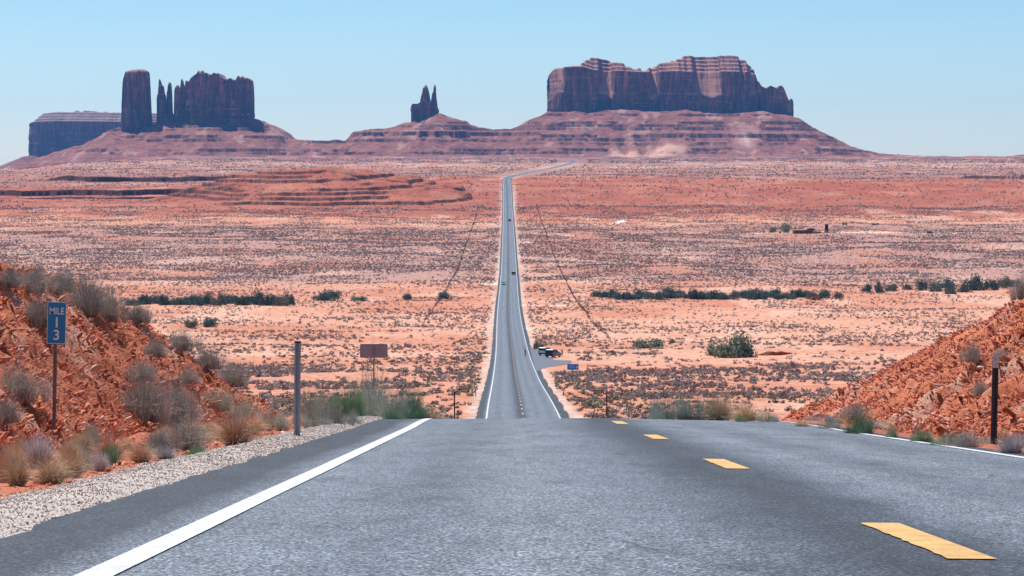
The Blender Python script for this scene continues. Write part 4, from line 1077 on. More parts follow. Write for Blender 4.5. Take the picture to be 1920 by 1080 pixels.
for i in range(52):
    sd = -1 if i < 34 else 1
    yy = random.uniform(22, 52) if sd < 0 else random.uniform(32, 62)
    xx = random.uniform(-5.3, -3.9) if sd < 0 else random.uniform(6.3, 7.2)
    k = random.choice(('straw', 'rust', 'pale', 'straw', 'sage')); o = L(k, 960 + xx / yy * F, 0, random.uniform(26, 60) * 38 / yy, random.uniform(16, 36) * 38 / yy, 'x', Y=yy)
    nm = {'straw': 'small blond grass tuft', 'rust': 'small rusty grass tuft', 'pale': 'small whitish dry weed', 'sage': 'small sage plant'}[k]; sn = 'left' if sd < 0 else 'right'
    tag(o, '%s on the %s verge between asphalt and red bank' % (nm, sn), None, '%ss on the %s verge' % (nm, sn))
for i in range(22):
    yy = random.uniform(57, 66); sd = i % 2
    xx = random.uniform(7.0, 14) if sd else random.uniform(-9, -5.2)
    if float(bank(xx, yy)) > .3: continue
    k = random.choice(('straw', 'sage', 'grey', 'straw')); o = L(k, 960 + xx / yy * F, 0, random.uniform(30, 60), random.uniform(20, 36), 'x', Y=yy)
    nm = {'straw': 'dry straw tuft', 'grey': 'grey twiggy shrub', 'sage': 'grey green sage'}[k]; sn = 'right' if sd else 'left'
    tag(o, '%s growing at the brow of the hill %s of the road' % (nm, sn), None, '%ss at the brow %s of the road' % (nm, sn))
# stones strewn over the verge soil
n = 8000; sdv = rng.random(n) < .75
ys_ = np.where(sdv, rng.uniform(18, 60, n), rng.uniform(30, 62, n)); xs_ = np.where(sdv, rng.uniform(-6.0, -3.4, n), rng.uniform(6.4, 7.6, n))
szs = np.exp(rng.normal(math.log(.024), .55, n)).clip(.01, .10); z_ = ground(xs_, ys_, False) + bank(xs_, ys_) * .9
V, Fs, C = merge_instances(HULLS, rng.integers(0, 10, n), np.stack([xs_, ys_, z_], 1), szs, rot_mats(n), rock_cols(n))
tag(obj('verge_stones', mesh_np('verge_stones', V, Fs, M_stone, False, {'col': ('FLOAT_COLOR', rgba(C))})), 'small red stones strewn over the verges below the banks', 'stones', kind='stuff')

# dark bushes on the plain, one object each
TM = []
for i in range(5):
    V, Fs, rn = leaf_cloud(1500, 14, .085, 900 + i, .95)
    TM.append((V, Fs, rn))
TMd = [mesh_np('tamarisk', V, Fs, M_dark, False, {'rnd': ('FLOAT', rn)}) for V, Fs, rn in TM]
M_mid = plant_mat('olive_tamarisk', [(.09, .11, .09), (.19, .215, .175), (.32, .34, .27)])
TMe = [mesh_np('tamarisk', V, Fs, M_mid, False, {'rnd': ('FLOAT', rn)}) for V, Fs, rn in TM]
M_big = plant_mat('juniper_leaves', [(.09, .12, .085), (.20, .25, .18), (.36, .40, .29)])
TMb = [mesh_np('bush', V, Fs, M_big, False, {'rnd': ('FLOAT', rn)}) for V, Fs, rn in TM]
def bush(px, py, wpx, hpx, lab, group=None, mats=TMd, name='dark_bush'):
    X, Y, z = at(px, py)
    o = bpy.data.objects.new(name, random.choice(mats))
    s = wpx * Y / F / 2 / .76; h = hpx * Y / F / .68 * (1.18 if mats is TMd else 1.05)
    o.location = (X, Y, z - .05 * h); o.scale = (s, s, h); o.rotation_euler = (0, 0, random.uniform(0, 6.28))
    if mats is TMd and random.random() < .2: o.data = random.choice(TMe)
    link(o); tag(o, lab, 'bush', group); return o
px = 236
while px < 545:
    h = random.uniform(9, 20) + (4 if px > 480 else 0)
    if random.random() < .12: px += 8; continue
    bush(px, 571 + random.uniform(-3, 2), random.uniform(18, 30), h, 'dark tamarisk bush in the long thicket on the plain left of the road', 'tamarisks left of the road'); px += random.uniform(7, 12)
px = 1122
while px < 1535:
    bush(px, 560 + random.uniform(-3, 2), random.uniform(20, 32), random.uniform(8, 18), 'dark green bush in the long thicket on the plain right of the road', 'bushes right of the road'); px += random.uniform(7.5, 12)
for px, py, wd, h in ((1545, 558, 26, 14), (1570, 560, 24, 11), (1625, 545, 22, 12), (1650, 549, 20, 20), (1672, 546, 24, 12), (1728, 545, 26, 18), (1755, 547, 28, 20), (1782, 551, 24, 24), (1775, 540, 24, 16), (1810, 548, 30, 20), (1835, 544, 34, 26), (1860, 544, 28, 18), (1880, 540, 30, 18), (1900, 538, 26, 16), (1700, 543, 22, 9)):
    bush(px, py, wd, h, 'dark bush in the scattered clump on the plain beyond the right bank', 'bushes beyond the right bank')
bush(618, 564, 46, 20, 'dark spreading bush alone on the plain right of the left thicket')
bush(597, 563, 26, 9, 'low dark bush touching the left side of the spreading one')
bush(674, 565, 32, 10, 'small dark bush right of the spreading one on the plain')
bush(763, 562, 20, 11, 'small dark bush by the left fence line, left of two')
bush(835, 560, 28, 12, 'dark bush by the left fence line, right of two')
bush(358, 614, 24, 14, 'dark bush behind the left bank skyline, left of a pair')
bush(392, 616, 26, 18, 'dark bush behind the left bank skyline, right of a pair')
bush(1215, 653, 66, 20, 'low wide green bush on the sand right of the parked vehicles', None, TMb, 'green_bush')
bush(1352, 667, 52, 26, 'left lobe bush of the big grey green clump on the right plain', None, TMb, 'green_bush')
bush(1376, 671, 78, 45, 'biggest grey green bush on the right plain with rounded crown', None, TMb, 'green_bush')
bush(1403, 670, 34, 22, 'dark low bush at the right side of the biggest grey green one', None, TMd, 'green_bush')
bush(1262, 643, 14, 7, 'tiny green bush between the low wide one and the biggest one', None, TMb, 'green_bush')
bush(1008, 655, 22, 14, 'green bush behind the pull-out beside the road', None, TMb, 'green_bush')
bush(1019, 660, 20, 10, 'low green bush just left of the parked white vehicle', None, TMb, 'green_bush')

# scrub on the plain: nearest ones as objects, the rest as one cover
SC = [leaf_cloud(150, 6, .19, 1300 + i, .85) for i in range(6)]
SCm = [mesh_np('scrub', V, Fs, M_scrub, False, {'rnd': ('FLOAT', rn)}) for V, Fs, rn in SC]
V, Fs, rn = leaf_cloud(110, 6, .22, 1400, .85); SCg = mesh_np('scrub', V, Fs, M_sage, False, {'rnd': ('FLOAT', rn)})
def scrub_density(X, Y):
    px = 960 + X / Y * F
    d = np.interp(Y, [60, 280, 330, 500, 560, 640, 760, 900, 1020, 1150, 1260, 1350, 1800, 1890, 1960, 2200, 2350, 2600, 2900, 3300, 4200, 4450, 4600, 4700, 5600],
                  [.3, .9, .9, .8, .45, .35, .30, .28, .30, .30, .6, 1.2, 1.2, .9, .35, .35, .5, .45, .5, .8, .8, .3, .3, 1, 1])
    cl = sstep(.36, .62, fbm(X / 26, Y / 40, 4, 111)) * 1.5 + .12
    xr = np.abs(X - Xc(Y))
    cw = np.interp(Y, [0, 2800, 3000, 6000], [1, 1, 4, 5])
    dd = d * cl * sstep(5.6 * cw, 7.5 * cw, xr)
    gap = ((X > 3) & (X < 13.5) & (Y > 478) & (Y < 660))
    return np.where(gap, 0, dd)
def sample_scrub(n, y0, y1, pw):
    X_, Y_ = [], []
    tot = 0
    while tot < n:
        m = 60000
        y = (y0**pw + (y1**pw - y0**pw) * rng.random(m))**(1 / pw); x = rng.uniform(-.25, .25, m) * y
        ok = rng.random(m) < scrub_density(x, y)
        X_.append(x[ok]); Y_.append(y[ok]); tot += ok.sum()
    return np.concatenate(X_)[:n], np.concatenate(Y_)[:n]
Xa, Ya = sample_scrub(300, 88, 470, 2.0)
sel = np.argsort(Ya)
for i in range(300):
    x, y = float(Xa[i]), float(Ya[i])
    g = rng.random() < .22
    o = bpy.data.objects.new('scrub_bush', SCg if g else SCm[i % 6])
    s = random.uniform(.45, .95); o.location = (x, y, float(ground(x, y)) - .04); o.scale = (s, s, s * random.uniform(.75, 1.1)); o.rotation_euler = (0, 0, random.uniform(0, 6.28))
    link(o)
    sd = 'left' if x < 0 else 'right'
    tag(o, 'low %s scrub bush on the near sandy plain %s of the road' % ('sage green' if g else 'grey', sd), 'bush', '%s scrub bushes on the near plain %s of the road' % ('green' if g else 'grey', sd))
# merged cover
PV8 = None
def cover(n, y0, y1, pw, protos, smin, smax, matr, grow=0.0, name='scrub', lab='', only=None):
    X_, Y_ = sample_scrub(n, y0, y1, pw)
    s = rng.uniform(smin, smax, n) * (1 + grow * (Y_ - y0) / max(1, y1 - y0))
    wh = rng.integers(0, len(protos), n)
    a = rng.uniform(0, 6.28, n); Rm = np.zeros((n, 3, 3)); Rm[:, 0, 0] = np.cos(a); Rm[:, 0, 1] = -np.sin(a); Rm[:, 1, 0] = np.sin(a); Rm[:, 1, 1] = np.cos(a); Rm[:, 2, 2] = 1
    pos = np.stack([X_, Y_, ground(X_, Y_) - .04], 1)
    tone = rng.normal(0, .28, n)
    VV, FF, RR = [], [], []; off = 0
    for k, (PV, PF, PR) in enumerate(protos):
        idx = np.where(wh == k)[0]
        P = np.einsum('nij,vj->nvi', Rm[idx], PV) * s[idx][:, None, None] + pos[idx][:, None]
        VV.append(P.reshape(-1, 3)); FF.append((PF[None] + (np.arange(len(idx)) * len(PV))[:, None, None] + off).reshape(-1, 3)); off += len(idx) * len(PV)
        RR.append(np.clip(PR[None] + tone[idx][:, None], 0, 1).ravel())
    o = obj(name, mesh_np(name, np.concatenate(VV), np.concatenate(FF), matr, False, {'rnd': ('FLOAT', np.concatenate(RR))}))
    return tag(o, lab, 'scrub', kind='stuff')
P40 = [leaf_cloud(84, 5, .23, 1500 + i, .85) for i in range(5)]
P14 = [leaf_cloud(16, 3, .52, 1600 + i, .85) for i in range(5)]
cover(9800, 262, 720, 2.0, P40, .4, 1.0, M_scrub, 0, 'scrub', 'low grey scrub scattered over the nearer half of the plain')
cover(36000, 2250, 5500, 1.6, P14, .8, 1.7, M_scrub, .5, 'scrub', 'fine dark scrub dotting the farthest red flats before the buttes')
cover(138000, 700, 2350, 1.8, P14, .33, .85, M_scrub, .25, 'scrub', 'low purple grey scrub covering the far half of the plain')
yv = (290**-.3 + (1400**-.3 - 290**-.3) * rng.random(750))**(1 / -.3); xv = Xc(yv) + rng.choice([-1, 1], 750) * rng.gamma(1.6, 2.6, 750).clip(0, 14)
xv = Xc(yv) + np.sign(xv - Xc(yv)) * (np.abs(xv - Xc(yv)) + 5.6)
ok = (fbm(xv / 5, yv / 22, 3, 79) > .45) & ~((xv > 3) & (yv > 478) & (yv < 665) & (xv < 13)); xv, yv = xv[ok], yv[ok]
VV, FF, RR = [], [], []; off = 0
for i in range(len(xv)):
    PV, PF, PR = P40[i % 5]; s_ = random.uniform(.35, .85); VV.append(PV * s_ + np.array((xv[i], yv[i], float(ground(xv[i], yv[i])) - .03))); FF.append(PF + off); RR.append(PR); off += len(PV)
tag(obj('verge_plants', mesh_np('verge_plants', np.concatenate(VV), np.concatenate(FF), M_vg, False, {'rnd': ('FLOAT', np.concatenate(RR))})), 'low olive green plants growing along both verges of the far road', 'plants', kind='stuff')
n = 1300; yv = rng.uniform(258, 360, n); xv = rng.uniform(-.20, .20, n) * yv; ok = (np.abs(xv - Xc(yv)) > 6.3) & (fbm(xv / 7, yv / 20, 3, 83) > .42); xv, yv = xv[ok], yv[ok]
VV, FF, RR = [], [], []; off = 0
for i in range(len(xv)):
    PV, PF, PR = P40[i % 5]; s_ = random.uniform(.35, .8); VV.append(PV * s_ + np.array((xv[i], yv[i], float(ground(xv[i], yv[i])) - .03))); FF.append(PF + off); RR.append(PR); off += len(PV)
tag(obj('dry_tufts', mesh_np('dry_tufts', np.concatenate(VV), np.concatenate(FF), M_vg, False, {'rnd': ('FLOAT', np.concatenate(RR))})), 'pale olive tufts covering the ground at the bottom of the dip beyond the crest', 'plants', kind='stuff')
cover(1500, 290, 900, 2.0, P40, .35, .8, M_sage, 0, 'scrub', 'sparse sage green tufts scattered over the nearer plain')

# ------------------------------------------------------------------ small mesh builders
def bm_obj(name, bm, mat, parent=None, smooth=False, bev=0.0):
    if bev: bmesh.ops.bevel(bm, geom=bm.edges[:], offset=bev, segments=2, affect='EDGES', clamp_overlap=True)
    me = bpy.data.meshes.new(name); bm.to_mesh(me); bm.free(); me.materials.append(mat)
    if smooth: me.polygons.foreach_set('use_smooth', np.ones(len(me.polygons), bool))
    return obj(name, me, parent)
def add_box(bm, c, s, rot=None):
    M = Matrix.Translation(c) @ (rot or Matrix.Identity(4)) @ Matrix.Diagonal((s[0], s[1], s[2], 1))
    return bmesh.ops.create_cube(bm, size=1.0, matrix=M)
def add_cyl(bm, p0, p1, r0, r1=None, seg=10):
    p0, p1 = Vector(p0), Vector(p1); d = p1 - p0
    q = d.to_track_quat('Z', 'Y').to_matrix().to_4x4()
    bmesh.ops.create_cone(bm, cap_ends=True, segments=seg, radius1=r0, radius2=r0 if r1 is None else r1, depth=d.length, matrix=Matrix.Translation((p0 + p1) / 2) @ q)
def prism(bm, prof, y0, y1, top_in=0.0, zsplit=None):
    """extrude a side profile (x,z) between widths y0,y1; points above zsplit are pulled in"""
    a = []; b = []
    for x, z in prof:
        k = top_in if (zsplit is not None and z > zsplit) else 0
        a.append(bm.verts.new((x, y0 + k, z))); b.append(bm.verts.new((x, y1 - k, z)))
    bm.faces.new(a); bm.faces.new(b[::-1])
    n = len(prof)
    for i in range(n): bm.faces.new((a[i], b[i], b[(i + 1) % n], a[(i + 1) % n]))
    bmesh.ops.recalc_face_normals(bm, faces=bm.faces)

M_steel = flat_mat('galvanised_steel', (.30, .33, .37), .5, .4, .4, .18, 12)
M_dsteel = flat_mat('dark_steel', (.045, .05, .06), .5, .4, .3, .2, 10)
M_rusty = flat_mat('weathered_post', (.27, .21, .20), .8, .2, 0, .25, 14)
M_blue = flat_mat('blue_sign_face', (.012, .22, .46), .45, .4, 0, .06, 5)
M_blue2 = flat_mat('bright_blue_sign_face', (.01, .19, .62), .45, .4, 0, .06, 5)
M_wsign = flat_mat('reflective_white', (.74, .80, .82), .5, .3, 0, .04, 5)
M_alu = flat_mat('sign_back_aluminium', (.30, .27, .29), .5, .5, .3, .12, 1.2)
M_hole = flat_mat('hole_dark', (.25, .26, .28), .8, .1)

# mile sign
Ysn = 38.0; Xsn = float(xof(Ysn, 99)); zb = float(zof(Ysn, 815)); 
sx, sy, sz_ = near_hit(98, 815); Ysn = sy; Xsn = sx; zb = sz_
pxm = Ysn / F
sg = empty('mile_marker', (Xsn, Ysn, zb - .15)); tag(sg, 'blue mile 13 marker sign on a slim post in front of the left bank', 'sign')
def loc(px, py, dy=0.0): return ((px - 960) * pxm - Xsn, dy, float(zof(Ysn, py)) - zb + .15)
bm = bmesh.new(); xt, _, zt = loc(104, 640)
p0 = Vector((0, 0, -.1)); p1 = Vector((xt, 0, float(loc(104, 580)[2])))
# U-channel post leaning slightly
for dx, sx_, sy_ in ((0, .034, .008), (-.019, .008, .026), (.019, .008, .026)):
    q = (p1 - p0).to_track_quat('Z', 'Y').to_matrix().to_4x4()
    add_box(bm, (p0 + p1) / 2 + Vector((dx, -sy_ / 2 + .02, 0)), (sx_, sy_, (p1 - p0).length), None if False else Matrix.Rotation(math.atan2((p1 - p0).x, (p1 - p0).z), 4, 'Y'))
bm_obj('post', bm, M_rusty, sg)
x0, _, z1 = loc(88.0, 566); x1, _, z0 = loc(123.5, 644.5)
def rounded(bm, x0, x1, z0, z1, r, y0, y1, tilt=0.0, seg=5):
    pts = []
    for cx, cz, a0 in ((x1 - r, z1 - r, 0), (x0 + r, z1 - r, 90), (x0 + r, z0 + r, 180), (x1 - r, z0 + r, 270)):
        for k in range(seg + 1):
            a = R(a0 + 90 * k / seg); pts.append((cx + r * math.cos(a), cz + r * math.sin(a)))
    cx = (x0 + x1) / 2; cz = (z0 + z1) / 2
    pts = [((p[0] - cx) * math.cos(tilt) + (p[1] - cz) * math.sin(tilt) + cx, -(p[0] - cx) * math.sin(tilt) + (p[1] - cz) * math.cos(tilt) + cz) for p in pts]
    a = [bm.verts.new((p[0], y0, p[1])) for p in pts]; b = [bm.verts.new((p[0], y1, p[1])) for p in pts]
    bm.faces.new(a); bm.faces.new(b[::-1]); n = len(a)
    for i in range(n): bm.faces.new((a[i], b[i], b[(i + 1) % n], a[(i + 1) % n]))
    bmesh.ops.recalc_face_normals(bm, faces=bm.faces)
TL = .03
w_s, h_s = x1 - x0, z1 - z0
bm = bmesh.new(); rounded(bm, x0, x1, z0, z1, .02, -.020, -.016, TL); pb = bm_obj('panel_border', bm, M_wsign, sg)
bm = bmesh.new(); rounded(bm, x0 + .008, x1 - .008, z0 + .008, z1 - .008, .015, -.024, -.0205, TL); panel = bm_obj('panel', bm, M_blue, sg)
for bx_, bz_ in ((.008, z1 - .02), (-.008, z0 + .02)):
    bm = bmesh.new(); add_cyl(bm, ((x0+x1)/2+bx_, -.024, bz_), ((x0+x1)/2+bx_, -.028, bz_), .006); bm_obj('bolt', bm, M_dsteel, sg)
def text(s, size, cx, cz, y, mat, parent, name, wscale=1.0):
    cu = bpy.data.curves.new(name, 'FONT'); cu.body = s; cu.size = size; cu.align_x = 'CENTER'; cu.align_y = 'CENTER'; cu.extrude = .0012; cu.offset = size * .016
    to = bpy.data.objects.new('tmp', cu); S.collection.objects.link(to)
    bpy.context.view_layer.update()
    me = bpy.data.meshes.new_from_object(to.evaluated_get(bpy.context.evaluated_depsgraph_get()))
    bpy.data.objects.remove(to)
    me.materials.clear(); me.materials.append(mat)
    o = obj(name, me, parent); o.location = (cx, y, cz); o.rotation_euler = (R(90), TL if parent is sg else 0, 0); o.scale = (wscale, 1, 1)
    return o
cx = (x0 + x1) / 2
text('MILE', h_s * .225, cx + .004, z1 - h_s * .225, -.026, M_wsign, sg, 'lettering', .78)
text('1', h_s * .34, cx + .002, z1 - h_s * .50, -.026, M_wsign, sg, 'lettering', 1.0)
text('3', h_s * .34, cx - .002, z1 - h_s * .80, -.026, M_wsign, sg, 'lettering', 1.0)

# delineator posts
def delineator(px, Y, pybase, pytop, lab, mat, cap, wd=.09, X=None, reflect=None):
    if X is None: X = float(xof(Y, px))
    zb = float(zof(Y, pybase)) if pybase else float(ground(X, Y)); zt = float(zof(Y, pytop)) if pytop else zb + 1.2
    e = empty('delineator_post', (X, Y, zb)); tag(e, lab, 'post', 'steel posts along the road edges')
    h = zt - zb
    bm = bmesh.new()
    add_box(bm, (0, .012, h / 2 - .1), (wd * .5, .006, h + .2)); 
    for s in (-1, 1):
        add_box(bm, (s * wd * .25, -.004, h / 2 - .1), (.006, .036, h + .2)); add_box(bm, (s * wd * .37, -.024, h / 2 - .1), (wd * .26, .005, h + .2))
    bm_obj('channel', bm, mat, e)
    bm = bmesh.new()
    k = int(h / .05) if Y < 60 else 0
    for i in range(2, k): add_cyl(bm, (0, .0085, h - i * .05), (0, .0065, h - i * .05), .006, seg=8)
    if k > 2: bm_obj('bolt_hole', bm, M_hole, e)
    else: bm.free()
    if cap == 'reflector':
        bm = bmesh.new(); add_box(bm, (0, -.034, h - .075), (wd * .95, .008, .16)); r_ = bm_obj('reflector', bm, M_refl, e, bev=.003)
        for bz_ in (.04, .11):
            bm = bmesh.new(); add_cyl(bm, (0, -.038, h - bz_), (0, -.042, h - bz_), .008); bm_obj('bolt', bm, M_dsteel, r_)
    else:
        bm = bmesh.new(); add_box(bm, (0, -.005, h + .004), (wd * 1.06, .05, .028)); bm_obj('cap', bm, M_dsteel, e, bev=.004)
    return e
M_refl = flat_mat('reflector_grey', (.45, .5, .55), .35, .5, .3, .1, 20)
pl = delineator(556, 37.3, 822, 642, 'tall grey steel post at the gravel edge left of the road', M_steel, 'cap', .088)
pl.rotation_euler = (0, R(0.6), 0)
pr = delineator(1864.5, 37.0, 850, 668, 'dark perforated post with pale reflector at the foot of the right bank', M_dsteel, 'reflector', .088)
pr.rotation_euler = (0, R(1.0), 0)
delineator(852, 137, None, 735, 'slim post just beyond the crest left of the road', M_dsteel, 'cap', .07)
delineator(1138, 187, None, 738, 'slim post just beyond the crest right of the road', M_dsteel, 'cap', .08)
delineator(1057, 344, 750, 733, 'slim post below the blue sign right of the road', M_dsteel, 'cap', .09)
delineator(1022, 500, 706, 690, 'slim post at the near corner of the pull-out', M_dsteel, 'cap', .09)
delineator(892, 340, 748, 730, 'slim post among sage left of the road in the dip', M_dsteel, 'cap', .09)

# back of a road sign on the left
Yb = 140.0; Xb = float(xof(Yb, 700.5)); zg = float(ground(Xb, Yb)); u = Yb / F
e = empty('road_sign', (Xb, Yb, zg)); tag(e, 'back of a rectangular metal road sign on one post left of the crest', 'sign')
zt = float(zof(Yb, 645)) - zg; zl = float(zof(Yb, 671)) - zg
bm = bmesh.new(); add_box(bm, (0, 0, (zt - .05) / 2), (.075, .06, zt - .05)); bm_obj('post', bm, M_rusty, e)
bm = bmesh.new(); rounded(bm, -26 * u, 26 * u, zl, zt, .07, .04, .046); bm_obj('panel', bm, M_alu, e)
for zz in (zt - .12, zl + .12):
    bm = bmesh.new(); add_box(bm, (0, .028, zz), (50 * u, .03, .06)); bm_obj('brace', bm, M_steel, e)
# blue sign near the pull-out
Yb = 395.0; Xb = float(xof(Yb, 1074.5)); zg = float(ground(Xb, Yb)); u = Yb / F
e = empty('road_sign', (Xb, Yb, zg)); tag(e, 'blue information sign with white arrow right of the road below the pull-out', 'sign')
zt = float(zof(Yb, 682.5)) - zg; zl = float(zof(Yb, 693.5)) - zg
bm = bmesh.new(); add_box(bm, (0, .06, zt / 2), (.09, .07, zt - .1)); bm_obj('post', bm, M_rusty, e)
bm = bmesh.new(); rounded(bm, -10.6 * u, 10.6 * u, zl, zt, .08, 0, .01); bm_obj('panel', bm, M_blue2, e)
bm = bmesh.new(); hh = zt - zl
add_box(bm, (-2.2 * u, -.008, zt - hh * .3), (11 * u, .006, hh * .13)); add_box(bm, (-2.2 * u, -.008, zt - hh * .6), (12.5 * u, .006, hh * .10)); 
bm_obj('lettering', bm, flat_mat('faded_letters', (.25, .5, .75), .5), e)
bm = bmesh.new(); 
pts = [(6.0, .62), (8.6, .18), (9.2, .68), (8.1, .52), (7.2, .8), (6.4, .7)]
prism(bm, [(x * u, zt - hh * zf) for x, zf in pts], -.012, -.004)
bm_obj('arrow', bm, M_wsign, e)

# ------------------------------------------------------------------ vehicles
M_glass = newmat('tinted_glass', .08, .6, 0, (.02, .03, .035))[0]
M_tyre = flat_mat('tyre_rubber', (.015, .015, .016), .9, .1)
M_rim = flat_mat('alloy_rim', (.4, .41, .43), .35, .5, .7)
M_head = newmat('headlight_lens', .1, .6, 0, (.75, .78, .8))[0]
M_tail = newmat('tail_light', .2, .5, 0, (.45, .015, .01))[0]
M_plast = flat_mat('black_plastic', (.025, .025, .027), .6, .3)
def paint(name, c): 
    m, nt_, b_ = newmat(name, .32, .5, 0, c); b_.inputs['Coat Weight'].default_value = .5; return m
def vehicle(name, lab, cat, body_c, kind='suv', roof_c=None, group=None):
    """length along x, front at +x"""
    e = empty(name); tag(e, lab, cat, group)
    P = paint('car_paint', body_c); PR = P if roof_c is None else paint('roof_paint', roof_c)
    if kind == 'suv':
        Ln, W, belt, top = 4.7, 1.88, 1.08, 1.76
        lower = [(-2.32, .42), (-2.36, .75), (-2.30, belt), (1.05, belt), (1.15, 1.10), (2.2, 1.0), (2.34, .78), (2.32, .40), (1.85, .32), (-1.95, .32)]
        glass = [(-2.27, belt - .01), (-2.08, 1.66), (.12, 1.68), (.92, belt + .01)]
        roof = [(-2.12, 1.655), (-2.0, top), (-.1, top), (.22, 1.66)]
    else:
        Ln, W, belt, top = 4.5, 1.8, .92, 1.44
        lower = [(-2.22, .38), (-2.26, .72), (-2.15, belt), (-1.6, .95), (.95, belt), (1.9, .80), (2.2, .66), (2.22, .36), (1.8, .27), (-1.85, .27)]
        glass = [(-1.72, .93), (-1.0, 1.37), (.1, 1.38), (.98, .91)]
        roof = [(-1.15, 1.36), (-.85, top), (-.05, top), (.2, 1.37)]
    bm = bmesh.new(); prism(bm, lower, -W / 2, W / 2, .05, belt - .15); bm_obj('body', bm, P, e, bev=.04)
    bm = bmesh.new(); prism(bm, glass, -W / 2 + .07, W / 2 - .07, .14, belt + .1); bm_obj('window', bm, M_glass, e, bev=.02)
    bm = bmesh.new(); prism(bm, roof, -W / 2 + .17, W / 2 - .17, .05, top - .03); bm_obj('roof', bm, PR, e, bev=.02)
    for x in ((glass[1][0] + .08, glass[0][0] + .06), (glass[2][0] - .03, glass[3][0] - .03), (-.85, -.85), (.0, .0) if kind == 'suv' else (-.25, -.25)):
        for s in (-1, 1):
            bm = bmesh.new(); add_cyl(bm, (x[1], s * (W / 2 - .06), belt), (x[0], s * (W / 2 - .185), glass[1][1]), .035, seg=6); bm_obj('pillar', bm, P, e)
    for x in (1.42, -1.38):
        for s in (-1, 1):
            wp = empty('wheel', (x, s * (W / 2 - .1), .35)); wp.parent = e
            bm = bmesh.new(); add_cyl(bm, (0, -.11, 0), (0, .11, 0), .35, seg=24); bm_obj('tyre', bm, M_tyre, wp, bev=.02)
            bm = bmesh.new(); add_cyl(bm, (0, s * .10, 0), (0, s * .13, 0), .21, .19, seg=16); bm_obj('rim', bm, M_rim, wp)
    for s in (-1, 1):
        bm = bmesh.new(); add_box(bm, (lower[6][0] - .05, s * (W / 2 - .3), .84 if kind == 'suv' else .66), (.14, .34, .15)); bm_obj('headlight', bm, M_head, e, bev=.03)
        bm = bmesh.new(); add_box(bm, (lower[1][0] + .04, s * (W / 2 - .16), .95 if kind == 'suv' else .78), (.12, .2, .28 if kind == 'suv' else .14)); bm_obj('tail_light', bm, M_tail, e, bev=.02)
        bm = bmesh.new(); add_box(bm, (.88, s * (W / 2 + .06), belt + .06), (.12, .2, .14)); bm_obj('side_mirror', bm, P, e, bev=.03)
    bm = bmesh.new(); add_box(bm, (lower[6][0] - .03, 0, .48), (.14, W - .2, .2)); bm_obj('front_bumper', bm, M_plast, e, bev=.03)
    bm = bmesh.new(); add_box(bm, (lower[1][0] + .02, 0, .5), (.14, W - .15, .22)); bm_obj('rear_bumper', bm, M_plast, e, bev=.03)
    bm = bmesh.new(); add_box(bm, (lower[6][0] - .0, 0, .80 if kind == 'suv' else .6), (.05, .8, .16)); bm_obj('grille', bm, M_plast, e, bev=.01)
    return e
def slope_at(Y): return math.atan(float((G(Y + 2) - G(Y - 2)) / 4))
def park(v, px, Y, heading, off=0.0, zadd=0.0):
    X = float(xof(Y, px)); v.location = (X, Y, float(G(Y)) + zadd)
    sl_ = slope_at(Y)
    v.rotation_euler = (Matrix.Rotation(sl_, 3, 'X') @ Matrix.Rotation(heading, 3, 'Z')).to_euler()
v1 = vehicle('parked_suv', 'black parked suv with pale roof on the pull-out, nearer of two', 'car', (.012, .016, .022), 'suv', (.42, .50, .55))
park(v1, 1037.5, 583, R(66), zadd=-.02)
v2 = vehicle('parked_suv', 'white parked suv with dark windows on the pull-out, behind the black one', 'car', (.62, .68, .70), 'suv')
park(v2, 1024.5, 598, R(64), zadd=-.02)
v3 = vehicle('car', 'pale blue car coming towards the camera on the long straight road', 'car', (.25, .45, .55), 'car')
Yv = hit(944, 535); park(v3, 944.3, Yv, R(-90))
v4 = vehicle('car', 'orange vehicle with white roof driving away in the right lane', 'car', (.50, .17, .05), 'suv', (.75, .75, .72))
Yv = 1290; park(v4, 963.0, 1290, R(90))
v5 = vehicle('car', 'tiny dark car farthest away on the long straight road', 'car', (.02, .025, .035), 'suv')
park(v5, 955.5, 2060, R(90))

# ------------------------------------------------------------------ people
M_skin = flat_mat('skin', (.45, .25, .17), .6, .3)
M_hair = flat_mat('dark_hair', (.02, .015, .012), .8, .2)
def skin_mesh(verts, edges, radii, root=0, sub=1):
    me = bpy.data.meshes.new('tmp'); me.from_pydata(verts, edges, []); o = bpy.data.objects.new('tmp', me); S.collection.objects.link(o)
    md = o.modifiers.new('skin', 'SKIN'); 
    if not me.skin_vertices: bpy.context.view_layer.objects.active = o
    for i, r_ in enumerate(radii): me.skin_vertices[0].data[i].radius = (r_, r_) if not isinstance(r_, tuple) else r_
    me.skin_vertices[0].data[root].use_root = True
    ss = o.modifiers.new('sub', 'SUBSURF'); ss.levels = sub; ss.render_levels = sub
    bpy.context.view_layer.update()
    out = bpy.data.meshes.new_from_object(o.evaluated_get(bpy.context.evaluated_depsgraph_get()))
    bpy.data.objects.remove(o); return out
